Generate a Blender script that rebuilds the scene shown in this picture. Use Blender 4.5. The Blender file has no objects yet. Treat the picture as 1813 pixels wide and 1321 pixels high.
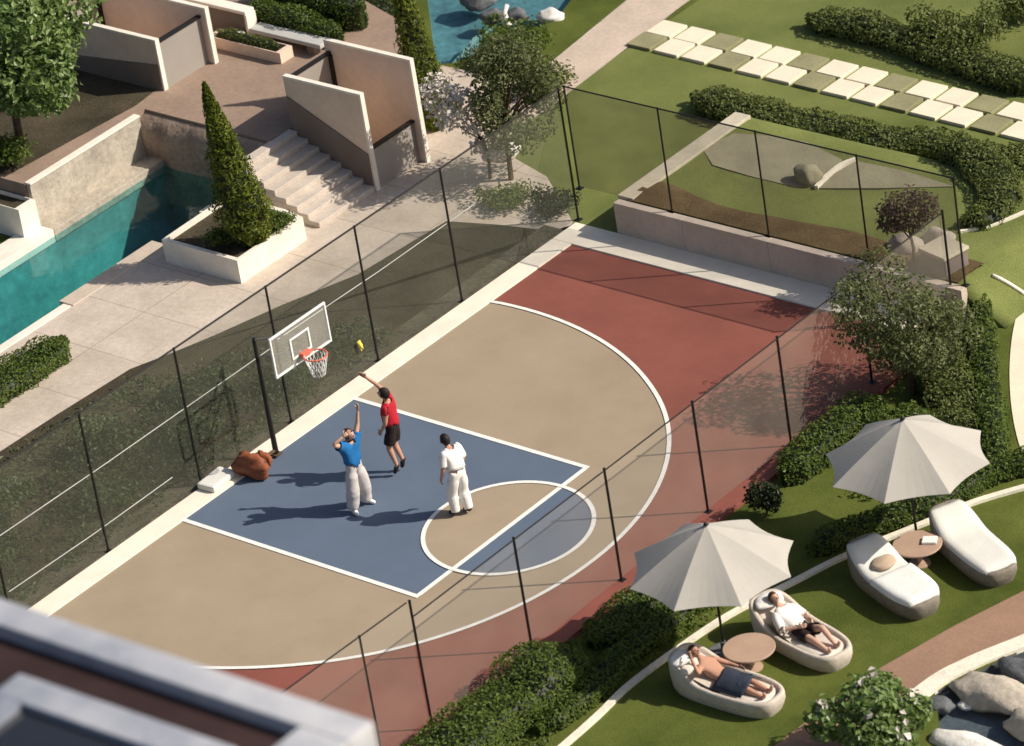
import bpy, bmesh, math, random
from mathutils import Vector, Matrix, noise as mnoise
R_ = math.radians
rnd = random.Random(7)
scene = bpy.context.scene
COL = scene.collection

# ------------------------------------------------------------------ camera
W0, H0, FPX = 1813.0, 1321.0, 8500.0
CX, CY, CD, CAZ, CEL, CRO = 2.19611919, 4.59958434, 92.6977039, 2.34295826, -0.509430486, -0.165477998
Fv = Vector((math.cos(CEL)*math.cos(CAZ), math.cos(CEL)*math.sin(CAZ), math.sin(CEL)))
r0 = Fv.cross(Vector((0, 0, 1))).normalized(); u0 = r0.cross(Fv)
Rv = math.cos(CRO)*r0 + math.sin(CRO)*u0
Uv = -math.sin(CRO)*r0 + math.cos(CRO)*u0
Cv = Vector((CX, CY, 0)) - CD*Fv
def ray(px, py): return Fv*FPX + Rv*(px - W0/2) - Uv*(py - H0/2)
def G(px, py, z=0.0):
    v = ray(px, py); t = (z - Cv.z)/v.z; return Cv + t*v
def GX(px, py, x):
    v = ray(px, py); t = (x - Cv.x)/v.x; return Cv + t*v
def GP(pts, z=0.0): return [tuple(G(a, b, z).xy) for a, b in pts]
cam = bpy.data.cameras.new('camera'); camo = bpy.data.objects.new('camera', cam); COL.objects.link(camo)
camo.matrix_world = Matrix(((Rv.x, Uv.x, -Fv.x, Cv.x), (Rv.y, Uv.y, -Fv.y, Cv.y), (Rv.z, Uv.z, -Fv.z, Cv.z), (0, 0, 0, 1)))
cam.sensor_width = 36.0; cam.lens = FPX/W0*36.0; cam.clip_start = 1.0; cam.clip_end = 2000.0
cam.dof.use_dof = True; cam.dof.focus_distance = 92.5; cam.dof.aperture_fstop = 1.0
scene.camera = camo

# ------------------------------------------------------------------ light
SUN_EL = 39.0; sdx, sdy = 0.835, 0.55
w = bpy.data.worlds.new('World'); scene.world = w; w.use_nodes = True
nt = w.node_tree; sky = nt.nodes.new('ShaderNodeTexSky'); sky.sky_type = 'NISHITA'; sky.sun_disc = False
sky.air_density = 0.8; sky.dust_density = 2.5
sky.sun_elevation = R_(SUN_EL); sky.sun_rotation = math.atan2(sdx, sdy)
bg = nt.nodes['Background']; bg.inputs[1].default_value = 0.085; nt.links.new(sky.outputs[0], bg.inputs[0])
sun = bpy.data.lights.new('sun', 'SUN'); sun.energy = 4.6; sun.angle = R_(0.53); sun.color = (1.0, 0.92, 0.80)
suno = bpy.data.objects.new('sun', sun); COL.objects.link(suno)
sd = Vector((sdx, sdy, math.hypot(sdx, sdy)*math.tan(R_(SUN_EL)))).normalized()
suno.rotation_euler = (-sd).to_track_quat('-Z', 'Y').to_euler()
scene.view_settings.view_transform = 'Standard'; scene.view_settings.look = 'None'
scene.view_settings.exposure = 0.25; scene.view_settings.gamma = 1.0

# ------------------------------------------------------------------ materials
MATS = {}
def mat(name, col, rough=0.7, var=0.12, scale=3.0, bump=0.0, bscale=40.0, spec=0.3, hue=None, fine=None, joints=None):
    """base colour with two octaves of soft variation and optional bump"""
    if name in MATS: return MATS[name]
    m = bpy.data.materials.new(name); m.use_nodes = True; n = m.node_tree.nodes; l = m.node_tree.links
    p = n['Principled BSDF']; p.inputs['Roughness'].default_value = rough
    p.inputs['Specular IOR Level'].default_value = spec
    tc = n.new('ShaderNodeTexCoord'); geo = n.new('ShaderNodeNewGeometry')
    nz = n.new('ShaderNodeTexNoise'); nz.inputs['Scale'].default_value = scale; nz.inputs['Detail'].default_value = 8; nz.inputs['Roughness'].default_value = 0.62
    l.new(geo.outputs['Position'], nz.inputs['Vector'])
    rp = n.new('ShaderNodeValToRGB'); a = rp.color_ramp
    c2 = hue or col
    a.elements[0].position = 0.3; a.elements[1].position = 0.7
    a.elements[0].color = tuple(c*(1-var) for c in col) + (1,)
    a.elements[1].color = tuple(min(1, c*(1+var)) for c in c2) + (1,)
    l.new(nz.outputs['Fac'], rp.inputs['Fac']); out = rp.outputs['Color']
    if fine:
        n2 = n.new('ShaderNodeTexNoise'); n2.inputs['Scale'].default_value = fine[0]; n2.inputs['Detail'].default_value = 5; n2.inputs['Roughness'].default_value = 0.7
        l.new(geo.outputs['Position'], n2.inputs['Vector'])
        mr = n.new('ShaderNodeMapRange'); mr.inputs[1].default_value = 0.3; mr.inputs[2].default_value = 0.7
        mr.inputs[3].default_value = 1-fine[1]; mr.inputs[4].default_value = 1+fine[1]
        l.new(n2.outputs['Fac'], mr.inputs[0])
        mx = n.new('ShaderNodeVectorMath'); mx.operation = 'SCALE'
        l.new(out, mx.inputs[0]); l.new(mr.outputs[0], mx.inputs['Scale']); out = mx.outputs[0]
    if joints:
        br = n.new('ShaderNodeTexBrick'); br.offset = joints[1]; br.inputs['Scale'].default_value = 1.0; br.inputs['Brick Width'].default_value = joints[0]; br.inputs['Row Height'].default_value = joints[0]*joints[2]
        br.inputs['Mortar Size'].default_value = 0.012; br.inputs['Mortar Smooth'].default_value = 0.3
        br.inputs['Color1'].default_value = (1, 1, 1, 1); br.inputs['Color2'].default_value = (0.94, 0.94, 0.94, 1); br.inputs['Mortar'].default_value = (0.62, 0.60, 0.58, 1)
        l.new(geo.outputs['Position'], br.inputs['Vector'])
        mj = n.new('ShaderNodeVectorMath'); mj.operation = 'MULTIPLY'; l.new(out, mj.inputs[0]); l.new(br.outputs['Color'], mj.inputs[1]); out = mj.outputs[0]
    l.new(out, p.inputs['Base Color'])
    if bump:
        bz = n.new('ShaderNodeTexNoise'); bz.inputs['Scale'].default_value = bscale; bz.inputs['Detail'].default_value = 4
        l.new(geo.outputs['Position'], bz.inputs['Vector'])
        bp = n.new('ShaderNodeBump'); bp.inputs['Strength'].default_value = bump; bp.inputs['Distance'].default_value = 0.03
        l.new(bz.outputs['Fac'], bp.inputs['Height']); l.new(bp.outputs[0], p.inputs['Normal'])
    MATS[name] = m; return m

def leafmat(name, c_dark, c_mid, c_light, rough=0.5, trans=0.3, spec=0.3):
    if name in MATS: return MATS[name]
    m = bpy.data.materials.new(name); m.use_nodes = True; n = m.node_tree.nodes; l = m.node_tree.links
    p = n['Principled BSDF']; p.inputs['Roughness'].default_value = rough; p.inputs['Specular IOR Level'].default_value = spec
    geo = n.new('ShaderNodeNewGeometry'); rp = n.new('ShaderNodeValToRGB'); a = rp.color_ramp
    a.elements[0].position = 0.0; a.elements[0].color = c_dark + (1,)
    a.elements[1].position = 1.0; a.elements[1].color = c_light + (1,)
    e = a.elements.new(0.55); e.color = c_mid + (1,)
    nz = n.new('ShaderNodeTexNoise'); nz.inputs['Scale'].default_value = 2.2; nz.inputs['Detail'].default_value = 3
    l.new(geo.outputs['Position'], nz.inputs['Vector'])
    ad = n.new('ShaderNodeMath'); ad.operation = 'MULTIPLY_ADD'; ad.inputs[1].default_value = 0.55
    l.new(geo.outputs['Random Per Island'], ad.inputs[0])
    sc = n.new('ShaderNodeMath'); sc.operation = 'MULTIPLY'; sc.inputs[1].default_value = 0.5
    l.new(nz.outputs['Fac'], sc.inputs[0]); l.new(sc.outputs[0], ad.inputs[2])
    l.new(ad.outputs[0], rp.inputs['Fac']); l.new(rp.outputs[0], p.inputs['Base Color'])
    tr = n.new('ShaderNodeBsdfTranslucent'); l.new(rp.outputs[0], tr.inputs[0])
    mx = n.new('ShaderNodeMixShader'); mx.inputs[0].default_value = trans
    o = n['Material Output']; l.new(p.outputs[0], mx.inputs[1]); l.new(tr.outputs[0], mx.inputs[2]); l.new(mx.outputs[0], o.inputs[0])
    MATS[name] = m; return m

def netmat(name, col, opac):
    m = bpy.data.materials.new(name); m.use_nodes = True; n = m.node_tree.nodes; l = m.node_tree.links
    p = n['Principled BSDF']; p.inputs['Base Color'].default_value = col + (1,); p.inputs['Roughness'].default_value = 0.8
    t = n.new('ShaderNodeBsdfTransparent'); mx = n.new('ShaderNodeMixShader')
    geo = n.new('ShaderNodeNewGeometry'); nz = n.new('ShaderNodeTexNoise'); nz.inputs['Scale'].default_value = 1.1; nz.inputs['Detail'].default_value = 3
    l.new(geo.outputs['Position'], nz.inputs['Vector'])
    mr = n.new('ShaderNodeMapRange'); mr.inputs[1].default_value = 0.3; mr.inputs[2].default_value = 0.7; mr.inputs[3].default_value = opac*0.8; mr.inputs[4].default_value = opac*1.2
    l.new(nz.outputs['Fac'], mr.inputs[0]); l.new(mr.outputs[0], mx.inputs[0])
    l.new(t.outputs[0], mx.inputs[1]); l.new(p.outputs[0], mx.inputs[2]); l.new(mx.outputs[0], n['Material Output'].inputs[0])
    return m

def watermat(name, tint, gl=0.75):
    m = bpy.data.materials.new(name); m.use_nodes = True; n = m.node_tree.nodes; l = m.node_tree.links
    n.remove(n['Principled BSDF'])
    t = n.new('ShaderNodeBsdfTransparent'); t.inputs[0].default_value = tint + (1,)
    g = n.new('ShaderNodeBsdfGlossy'); g.inputs['Roughness'].default_value = 0.06; g.inputs[0].default_value = (gl, gl, gl, 1)
    fr = n.new('ShaderNodeFresnel'); fr.inputs[0].default_value = 1.33
    geo = n.new('ShaderNodeNewGeometry'); nz = n.new('ShaderNodeTexNoise'); nz.inputs['Scale'].default_value = 2.5; nz.inputs['Detail'].default_value = 4
    l.new(geo.outputs['Position'], nz.inputs['Vector'])
    bp = n.new('ShaderNodeBump'); bp.inputs['Strength'].default_value = 0.25; bp.inputs['Distance'].default_value = 0.05
    l.new(nz.outputs['Fac'], bp.inputs['Height']); l.new(bp.outputs[0], g.inputs['Normal']); l.new(bp.outputs[0], fr.inputs['Normal'])
    ib = n.new('ShaderNodeMath'); ib.operation = 'SUBTRACT'; ib.inputs[0].default_value = 1.0; l.new(geo.outputs['Backfacing'], ib.inputs[1])
    fm = n.new('ShaderNodeMath'); fm.operation = 'MULTIPLY'; l.new(fr.outputs[0], fm.inputs[0]); l.new(ib.outputs[0], fm.inputs[1])
    mx = n.new('ShaderNodeMixShader'); l.new(fm.outputs[0], mx.inputs[0]); l.new(t.outputs[0], mx.inputs[1]); l.new(g.outputs[0], mx.inputs[2])
    l.new(mx.outputs[0], n['Material Output'].inputs[0]); return m

M_grass = mat('grass', (0.066, 0.092, 0.016), 0.9, 0.22, 0.5, 0.6, 60, 0.1, hue=(0.108, 0.126, 0.027), fine=(34, 0.34))
M_grassfar = mat('grass_back', (0.138, 0.168, 0.046), 0.9, 0.20, 0.4, 0.6, 60, 0.1, hue=(0.165, 0.185, 0.058), fine=(34, 0.30))
M_soil = mat('soil', (0.105, 0.073, 0.035), 0.95, 0.3, 1.6, 0.6, 25, 0.1, fine=(20, 0.3))
M_mulch = mat('mulch', (0.058, 0.052, 0.033), 0.95, 0.4, 0.8, 0.7, 22, 0.1, hue=(0.062, 0.050, 0.033), fine=(14, 0.3))
M_red = mat('court_red', (0.225, 0.075, 0.055), 0.75, 0.13, 0.7, 0.12, 120, 0.25, fine=(45, 0.07))
M_tan = mat('court_tan', (0.335, 0.265, 0.185), 0.75, 0.09, 0.6, 0.12, 120, 0.25, fine=(45, 0.06))
M_blue = mat('court_blue', (0.105, 0.140, 0.195), 0.7, 0.09, 0.5, 0.12, 120, 0.25, fine=(45, 0.07))
M_line = mat('line_white', (0.78, 0.77, 0.72), 0.6, 0.07, 5.0, fine=(22, 0.10))
M_apron = mat('apron_cream', (0.79, 0.725, 0.60), 0.7, 0.08, 1.6, 0.1, 60, fine=(22, 0.05))
M_pave = mat('paving', (0.50, 0.425, 0.345), 0.8, 0.13, 0.9, 0.25, 30, 0.2, hue=(0.54, 0.46, 0.385), fine=(9, 0.12), joints=(1.6, 0.0, 1.0))
M_pink = mat('paving_pink', (0.53, 0.43, 0.345), 0.8, 0.12, 0.8, 0.25, 30, 0.2, fine=(9, 0.10))
M_step = mat('step_stone', (0.52, 0.455, 0.39), 0.8, 0.12, 1.3, 0.25, 30, 0.2, fine=(9, 0.10))
M_plaza = mat('plaza_paving', (0.285, 0.205, 0.155), 0.85, 0.14, 0.9, 0.25, 30, 0.2, fine=(9, 0.12))
M_path = mat('path_brown', (0.30, 0.185, 0.125), 0.85, 0.12, 0.8, 0.3, 40, 0.2, fine=(14, 0.12))
M_wall = mat('render_beige', (0.70, 0.55, 0.435), 0.8, 0.09, 1.1, 0.15, 40, 0.2, fine=(7, 0.06))
M_cap = mat('cap_cream', (0.76, 0.70, 0.60), 0.75, 0.09, 1.6, fine=(10, 0.07))
M_brown = mat('brown_shade_and_stone', (0.20, 0.155, 0.125), 0.75, 0.12, 1.5, 0.2, 30, 0.2)  # paints the fin wall shade; also colours the low wall and bench legs
M_rock = mat('rock_wall', (0.33, 0.245, 0.185), 0.9, 0.28, 1.6, 0.9, 7, 0.15, fine=(10, 0.25))
M_ret = mat('retaining', (0.54, 0.45, 0.365), 0.8, 0.14, 0.9, 0.2, 25, 0.2, fine=(10, 0.08))
M_panel = mat('panel_grey', (0.30, 0.27, 0.24), 0.35, 0.08, 1.0, spec=0.5)
M_dark = mat('metal_dark', (0.012, 0.011, 0.010), 0.5, 0.1, 6.0, spec=0.4)
M_white = mat('white_metal', (0.78, 0.78, 0.76), 0.4, 0.03, 6.0)
M_canvas = mat('canvas', (0.42, 0.395, 0.35), 0.85, 0.05, 1.8, 0.15, 160, 0.15, fine=(60, 0.04))
M_wicker = mat('wicker_cream', (0.60, 0.53, 0.45), 0.8, 0.12, 9.0, 0.6, 90, 0.2, fine=(60, 0.15))
M_wickerdk = mat('wicker_shaded', (0.24, 0.21, 0.17), 0.8, 0.2, 9.0, 0.6, 90, 0.2, fine=(60, 0.25))  # cream wicker darkened, painting the shadow on the empty tubs
M_cush = mat('cushion', (0.66, 0.65, 0.60), 0.9, 0.05, 2.5, 0.2, 30, 0.1)
M_cushw = mat('cushion_cream', (0.62, 0.56, 0.49), 0.9, 0.08, 2.5, 0.2, 30, 0.1)
M_linen = mat('linen_tan', (0.47, 0.36, 0.26), 0.9, 0.1, 4, 0.25, 30, 0.1)
M_table = mat('table_terracotta', (0.42, 0.29, 0.21), 0.6, 0.08, 3, 0.1, 30)
M_orange = mat('brown_pad', (0.23, 0.070, 0.030), 0.6, 0.25, 3.5, 0.2, 10, fine=(12, 0.2))
M_rim = mat('rim_red', (0.75, 0.16, 0.10), 0.4, 0.05, 5)
M_kerb = mat('kerb_cream', (0.76, 0.71, 0.58), 0.8, 0.14, 1.6, 0.3, 25, fine=(14, 0.12))
M_slabw = mat('slab_cream', (0.76, 0.68, 0.52), 0.8, 0.07, 1.5, 0.15, 30, fine=(14, 0.06))
M_slabg = mat('slab_olive', (0.265, 0.25, 0.135), 0.85, 0.15, 1.5, 0.25, 30, fine=(14, 0.12))
M_gravel = mat('gravel', (0.285, 0.265, 0.175), 0.9, 0.12, 1.2, 0.5, 45, 0.15, fine=(26, 0.16))
M_stone = mat('boulder', (0.42, 0.37, 0.30), 0.85, 0.2, 2.2, 0.6, 9, 0.2, fine=(9, 0.2))
M_stonew = mat('boulder_pale', (0.72, 0.69, 0.63), 0.8, 0.14, 2.6, 0.5, 9, 0.2, fine=(9, 0.14))
M_stonedk = mat('boulder_slate', (0.115, 0.12, 0.125), 0.7, 0.35, 2.0, 0.7, 8, 0.3, fine=(9, 0.3))
M_bark = mat('bark', (0.10, 0.07, 0.045), 0.9, 0.3, 6.0, 0.7, 20, 0.1)
M_tile = mat('pool_tile', (0.085, 0.26, 0.25), 0.4, 0.2, 0.7, hue=(0.14, 0.38, 0.36), fine=(6, 0.2))
M_tiledk = mat('pond_bed', (0.12, 0.25, 0.26), 0.7, 0.35, 0.8, 0.5, 5, fine=(5, 0.3))
M_bedgrey = mat('pond_bed_grey', (0.12, 0.12, 0.125), 0.7, 0.35, 0.8, 0.5, 5, fine=(5, 0.3))
M_rooftop = mat('roof_sky_tint', (0.25, 0.28, 0.35), 0.4, 0.20, 0.5, spec=0.5, hue=(0.56, 0.55, 0.55))  # blue to pale mottling paints a blurred sky reflection into the colour
M_roofdk = mat('roof_deck', (0.040, 0.021, 0.019), 0.7, 0.35, 0.5, 0.2, 12)
M_glassdk = mat('skylight_glass', (0.02, 0.022, 0.028), 0.12, 0.2, 0.6, spec=0.6)
M_skin = mat('skin', (0.46, 0.25, 0.17), 0.6, 0.06, 8)
M_skinp = mat('skin_pale', (0.55, 0.34, 0.25), 0.6, 0.06, 8)
M_skind = mat('skin_deep', (0.26, 0.13, 0.085), 0.6, 0.06, 8)
M_hair = mat('hair_dark', (0.016, 0.011, 0.009), 0.6, 0.2, 30, 0.3, 60)
M_hairb = mat('hair_brown', (0.075, 0.035, 0.025), 0.6, 0.2, 30, 0.3, 60)
M_red_t = mat('shirt_red', (0.42, 0.012, 0.025), 0.85, 0.12, 7, 0.3, 16)
M_blue_t = mat('shirt_blue', (0.010, 0.125, 0.34), 0.85, 0.12, 7, 0.3, 16)
M_white_t = mat('cloth_white', (0.78, 0.76, 0.72), 0.9, 0.04, 7, 0.3, 16)
M_grey_t = mat('cloth_grey', (0.50, 0.47, 0.46), 0.9, 0.07, 7, 0.3, 16)
M_black_t = mat('cloth_black', (0.02, 0.012, 0.011), 0.9, 0.1, 7, 0.3, 16)
M_navy_t = mat('cloth_navy', (0.030, 0.038, 0.058), 0.9, 0.1, 7, 0.3, 16)
M_eye = mat('eye_dark', (0.01, 0.008, 0.006), 0.3)
M_shoe = mat('shoe_dark', (0.03, 0.02, 0.018), 0.6)
M_net_l = netmat('net_left', (0.105, 0.110, 0.078), 0.30)
M_net_n = netmat('net_near', (0.36, 0.32, 0.26), 0.20)
M_net_f = netmat('net_far', (0.23, 0.185, 0.105), 0.36)
M_acr = netmat('acrylic', (0.65, 0.62, 0.55), 0.16)
M_water = watermat('water', (0.55, 0.82, 0.84))
M_waterg = watermat('water_grey', (0.72, 0.82, 0.86))

L_hedge = leafmat('leaf_hedge', (0.050, 0.080, 0.012), (0.110, 0.160, 0.026), (0.200, 0.255, 0.055), 0.5, 0.4)
L_hedgeo = leafmat('leaf_olive', (0.065, 0.088, 0.020), (0.140, 0.170, 0.042), (0.245, 0.275, 0.085), 0.5, 0.4)
L_cyp = leafmat('leaf_cypress', (0.055, 0.082, 0.010), (0.140, 0.175, 0.021), (0.28, 0.31, 0.045), 0.5, 0.4)
L_tree = leafmat('leaf_tree', (0.055, 0.070, 0.022), (0.140, 0.165, 0.058), (0.31, 0.33, 0.165), 0.5, 0.45)
L_big = leafmat('leaf_broad', (0.060, 0.105, 0.020), (0.150, 0.230, 0.055), (0.36, 0.46, 0.19), 0.42, 0.35, 0.5)
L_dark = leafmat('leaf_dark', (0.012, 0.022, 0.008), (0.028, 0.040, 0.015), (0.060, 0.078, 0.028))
L_bed = leafmat('leaf_bed', (0.028, 0.044, 0.016), (0.070, 0.100, 0.036), (0.150, 0.190, 0.080))
L_pale = leafmat('leaf_pale', (0.38, 0.32, 0.26), (0.66, 0.60, 0.53), (0.88, 0.85, 0.80), 0.6, 0.15)
L_brown = leafmat('leaf_brown', (0.070, 0.045, 0.032), (0.13, 0.088, 0.062), (0.21, 0.155, 0.11))

# ------------------------------------------------------------------ object helpers
def link(name, me, mats, parent=None, smooth=False):
    o = bpy.data.objects.new(name, me); COL.objects.link(o)
    for m in (mats if isinstance(mats, (list, tuple)) else [mats]): me.materials.append(m)
    if smooth:
        for p in me.polygons: p.use_smooth = True
    if parent: o.parent = parent
    return o
def tag(o, label, cat, group=None):
    o['label'] = label; o['category'] = cat
    if group: o['group'] = group
    return o
def thing(name, label, cat, loc=(0, 0, 0), rz=0.0, group=None):
    o = bpy.data.objects.new(name, None); COL.objects.link(o); o.empty_display_size = 0.2
    o.location = loc; o.rotation_euler = (0, 0, rz); return tag(o, label, cat, group)
def struct(o): o['kind'] = 'structure'; return o
def copy_tree(o, parent=None):
    c = o.copy(); COL.objects.link(c)
    if parent: c.parent = parent
    for ch in list(o.children): copy_tree(ch, c)
    return c

class MB:
    def __init__(s): s.v = []; s.f = []; s.mi = []
    def add(s, vs, fs, mi=0):
        b = len(s.v); s.v += [tuple(x) for x in vs]; s.f += [[i+b for i in f] for f in fs]; s.mi += [mi]*len(fs); return s
    def box(s, x0, x1, y0, y1, z0, z1, mi=0, bev=0.0):
        if bev:
            bm = bmesh.new(); bmesh.ops.create_cube(bm, size=1)
            for v in bm.verts: v.co = Vector(((x0+x1)/2+v.co.x*(x1-x0), (y0+y1)/2+v.co.y*(y1-y0), (z0+z1)/2+v.co.z*(z1-z0)))
            bmesh.ops.bevel(bm, geom=bm.edges[:], offset=bev, segments=2, affect='EDGES', profile=0.6)
            bm.verts.index_update(); s.add([v.co for v in bm.verts], [[v.index for v in f.verts] for f in bm.faces], mi); bm.free(); return s
        v = [(x0, y0, z0), (x1, y0, z0), (x1, y1, z0), (x0, y1, z0), (x0, y0, z1), (x1, y0, z1), (x1, y1, z1), (x0, y1, z1)]
        return s.add(v, [(3, 2, 1, 0), (4, 5, 6, 7), (0, 1, 5, 4), (1, 2, 6, 5), (2, 3, 7, 6), (3, 0, 4, 7)], mi)
    def prism(s, poly, z0, z1, mi=0, bottom=True):
        a = sum(poly[i][0]*poly[(i+1) % len(poly)][1]-poly[(i+1) % len(poly)][0]*poly[i][1] for i in range(len(poly)))
        if a < 0: poly = poly[::-1]
        n = len(poly); v = [(x, y, z0) for x, y in poly]+[(x, y, z1) for x, y in poly]
        f = [tuple(range(n, 2*n))]+[(i, (i+1) % n, n+(i+1) % n, n+i) for i in range(n)]
        if bottom: f.append(tuple(range(n-1, -1, -1)))
        return s.add(v, f, mi)
    def sheet(s, poly, z, mi=0):
        a = sum(poly[i][0]*poly[(i+1) % len(poly)][1]-poly[(i+1) % len(poly)][0]*poly[i][1] for i in range(len(poly)))
        if a < 0: poly = poly[::-1]
        return s.add([(x, y, z) for x, y in poly], [tuple(range(len(poly)))], mi)
    def ribbon(s, pts, wd, z0, z1=None, closed=False, mi=0):
        n = len(pts); Lp, Rp = [], []
        for i in range(n):
            a = Vector(pts[(i-1) % n] if closed or i else pts[i]); b = Vector(pts[(i+1) % n] if closed or i < n-1 else pts[i])
            d = (b-a).normalized(); nn = Vector((-d.y, d.x)); p = Vector(pts[i])
            Lp.append(p+nn*wd/2); Rp.append(p-nn*wd/2)
        m = n if closed else n-1
        if z1 is None:
            v = [(p.x, p.y, z0) for p in Rp]+[(p.x, p.y, z0) for p in Lp]
            return s.add(v, [(i, (i+1) % n, n+(i+1) % n, n+i) for i in range(m)], mi)
        v = [(p.x, p.y, z0) for p in Rp]+[(p.x, p.y, z0) for p in Lp]+[(p.x, p.y, z1) for p in Rp]+[(p.x, p.y, z1) for p in Lp]
        f = []
        for i in range(m):
            j = (i+1) % n; f += [(2*n+i, 2*n+j, 3*n+j, 3*n+i), (i, j, 2*n+j, 2*n+i), (n+j, n+i, 3*n+i, 3*n+j)]
        if not closed: f += [(0, 2*n, 3*n, n), (n-1, 2*n-1, 4*n-1, 3*n-1)]
        return s.add(v, f, mi)
    def tube(s, pts, rad, n=8, mi=0, cap=True):
        pts = [Vector(p) for p in pts]; k = len(pts); vs = []; fs = []
        if not isinstance(rad, (list, tuple)): rad = [rad]*k
        ref = None
        for i, p in enumerate(pts):
            d = (pts[min(i+1, k-1)]-pts[max(i-1, 0)]).normalized()
            if ref is None: ref = d.orthogonal().normalized()
            e1 = (ref-d*ref.dot(d)).normalized(); ref = e1; e2 = d.cross(e1)
            vs += [p+rad[i]*(math.cos(t)*e1+math.sin(t)*e2) for t in [2*math.pi*j/n for j in range(n)]]
        for i in range(k-1):
            fs += [(i*n+j, i*n+(j+1) % n, (i+1)*n+(j+1) % n, (i+1)*n+j) for j in range(n)]
        if cap: fs += [tuple(range(n-1, -1, -1)), tuple(range((k-1)*n, k*n))]
        return s.add(vs, fs, mi)
    def lathe(s, prof, c=(0, 0, 0), n=20, mi=0):
        vs = []; fs = []
        for r, z in prof: vs += [(c[0]+r*math.cos(2*math.pi*j/n), c[1]+r*math.sin(2*math.pi*j/n), c[2]+z) for j in range(n)]
        k = len(prof)
        for i in range(k-1): fs += [(i*n+j, i*n+(j+1) % n, (i+1)*n+(j+1) % n, (i+1)*n+j) for j in range(n)]
        fs += [tuple(range(n-1, -1, -1)), tuple(range((k-1)*n, k*n))]
        return s.add(vs, fs, mi)
    def blob(s, c, r, sub=2, amp=0.2, freq=2.0, seed=0.0, mi=0, flat=None):
        bm = bmesh.new(); bmesh.ops.create_icosphere(bm, subdivisions=sub, radius=1); vs = []
        for v in bm.verts:
            d = v.co.normalized(); k = 1+amp*mnoise.noise(d*freq+Vector((seed, seed*1.7, seed*0.3)))*1.6
            p = Vector((d.x*r[0]*k, d.y*r[1]*k, d.z*r[2]*k))+Vector(c)
            if flat is not None and p.z < flat: p.z = flat
            vs.append(p)
        bm.verts.index_update(); s.add(vs, [[v.index for v in f.verts] for f in bm.faces], mi); bm.free(); return s
    def leaf(s, p, nrm, size, asp=1.8, mi=0, rg=rnd):
        n = nrm.normalized(); t = n.orthogonal().normalized(); t.rotate(Matrix.Rotation(rg.uniform(0, 6.283), 3, n)); b = n.cross(t)
        L = size*rg.uniform(0.7, 1.3); wd = L/asp*0.5; f = L*0.12
        v = [p-t*L*0.5, p-t*L*0.05+b*wd+n*f, p+t*L*0.5-n*f, p-t*L*0.05-b*wd+n*f]
        return s.add(v, [(0, 1, 2), (0, 2, 3)], mi)
    def build(s, name, mats, parent=None, smooth=False):
        me = bpy.data.meshes.new(name); me.from_pydata([tuple(v) for v in s.v], [], s.f); me.update()
        o = link(name, me, mats, parent, smooth)
        if any(s.mi): me.polygons.foreach_set('material_index', s.mi)
        return o
def rv(rg=rnd):
    while True:
        v = Vector((rg.uniform(-1, 1), rg.uniform(-1, 1), rg.uniform(-1, 1)))
        if 0.05 < v.length < 1: return v.normalized()

# ------------------------------------------------------------------ GROUND
POOL = [(-10.75, -12.0), (-8.05, -12.0), (-8.05, 8.4), (-10.75, 8.4)]
pond_px = [(752, -40), (772, 112), (800, 112), (838, 66), (880, 42), (940, 36), (985, 34), (1040, -40)]
POND = GP(pond_px)
RPOND = GP([(1655, 1225), (1830, 1140), (1930, 1180), (1850, 1420), (1700, 1400), (1668, 1321), (1660, 1260)])
def ground_sheet():
    bm = bmesh.new(); S = 400
    outer = [bm.verts.new((x, y, -0.004)) for x, y in ((-S, -S), (S, -S), (S, S), (-S, S))]
    ed = [bm.edges.new((outer[i], outer[(i+1) % 4])) for i in range(4)]
    for poly in (POOL, POND, RPOND):
        vs = [bm.verts.new((x, y, -0.004)) for x, y in poly]
        ed += [bm.edges.new((vs[i], vs[(i+1) % len(vs)])) for i in range(len(vs))]
    bmesh.ops.triangle_fill(bm, edges=ed, use_beauty=True)
    for poly in (POOL, POND, RPOND):      # drop faces filled inside the holes
        for f in [f for f in bm.faces if all(any(abs(v.co.x-x) < 1e-4 and abs(v.co.y-y) < 1e-4 for x, y in poly) for v in f.verts)]:
            bm.faces.remove(f)
    for f in bm.faces:
        if f.normal.z < 0: f.normal_flip()
    me = bpy.data.meshes.new('ground'); bm.to_mesh(me); bm.free(); return struct(link('ground', me, M_grass))
ground_sheet()
def basin(name, poly, depth, mtile, wname, mwater, wz):
    b = MB(); n = len(poly)
    b.add([(x, y, -0.004) for x, y in poly]+[(x, y, -depth) for x, y in poly], [(i, n+i, n+(i+1) % n, (i+1) % n) for i in range(n)]+[tuple(range(n, 2*n))])
    struct(b.build(name, mtile)); struct(MB().sheet(poly, wz).build(wname, mwater))
pb = MB(); X0, X1 = -10.75, -8.05; st = [(-12.0, 0.50), (1.6, 0.55), (2.6, 2.6), (8.4, 2.7)]  # deep end shaped so its side wall keeps the floor in shade
pv = []
for y, d in st: pv += [(X0, y, -0.004), (X0, y, -d), (X1, y, -d), (X1, y, -0.004)]
pf = []
for i in range(3): k = i*4; pf += [(k, k+4, k+5, k+1), (k+1, k+5, k+6, k+2), (k+2, k+6, k+7, k+3)]
pf += [(0, 1, 2, 3), (12, 15, 14, 13)]
struct(pb.add(pv, pf).build('pool_basin', M_tile)); struct(MB().sheet(POOL, -0.10).build('pool_water', M_water))
basin('pond_basin', POND, 0.4, M_tiledk, 'pond_water', M_waterg, -0.08)
basin('stream_basin', RPOND, 0.22, M_bedgrey, 'stream_water', M_waterg, -0.06)

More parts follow.
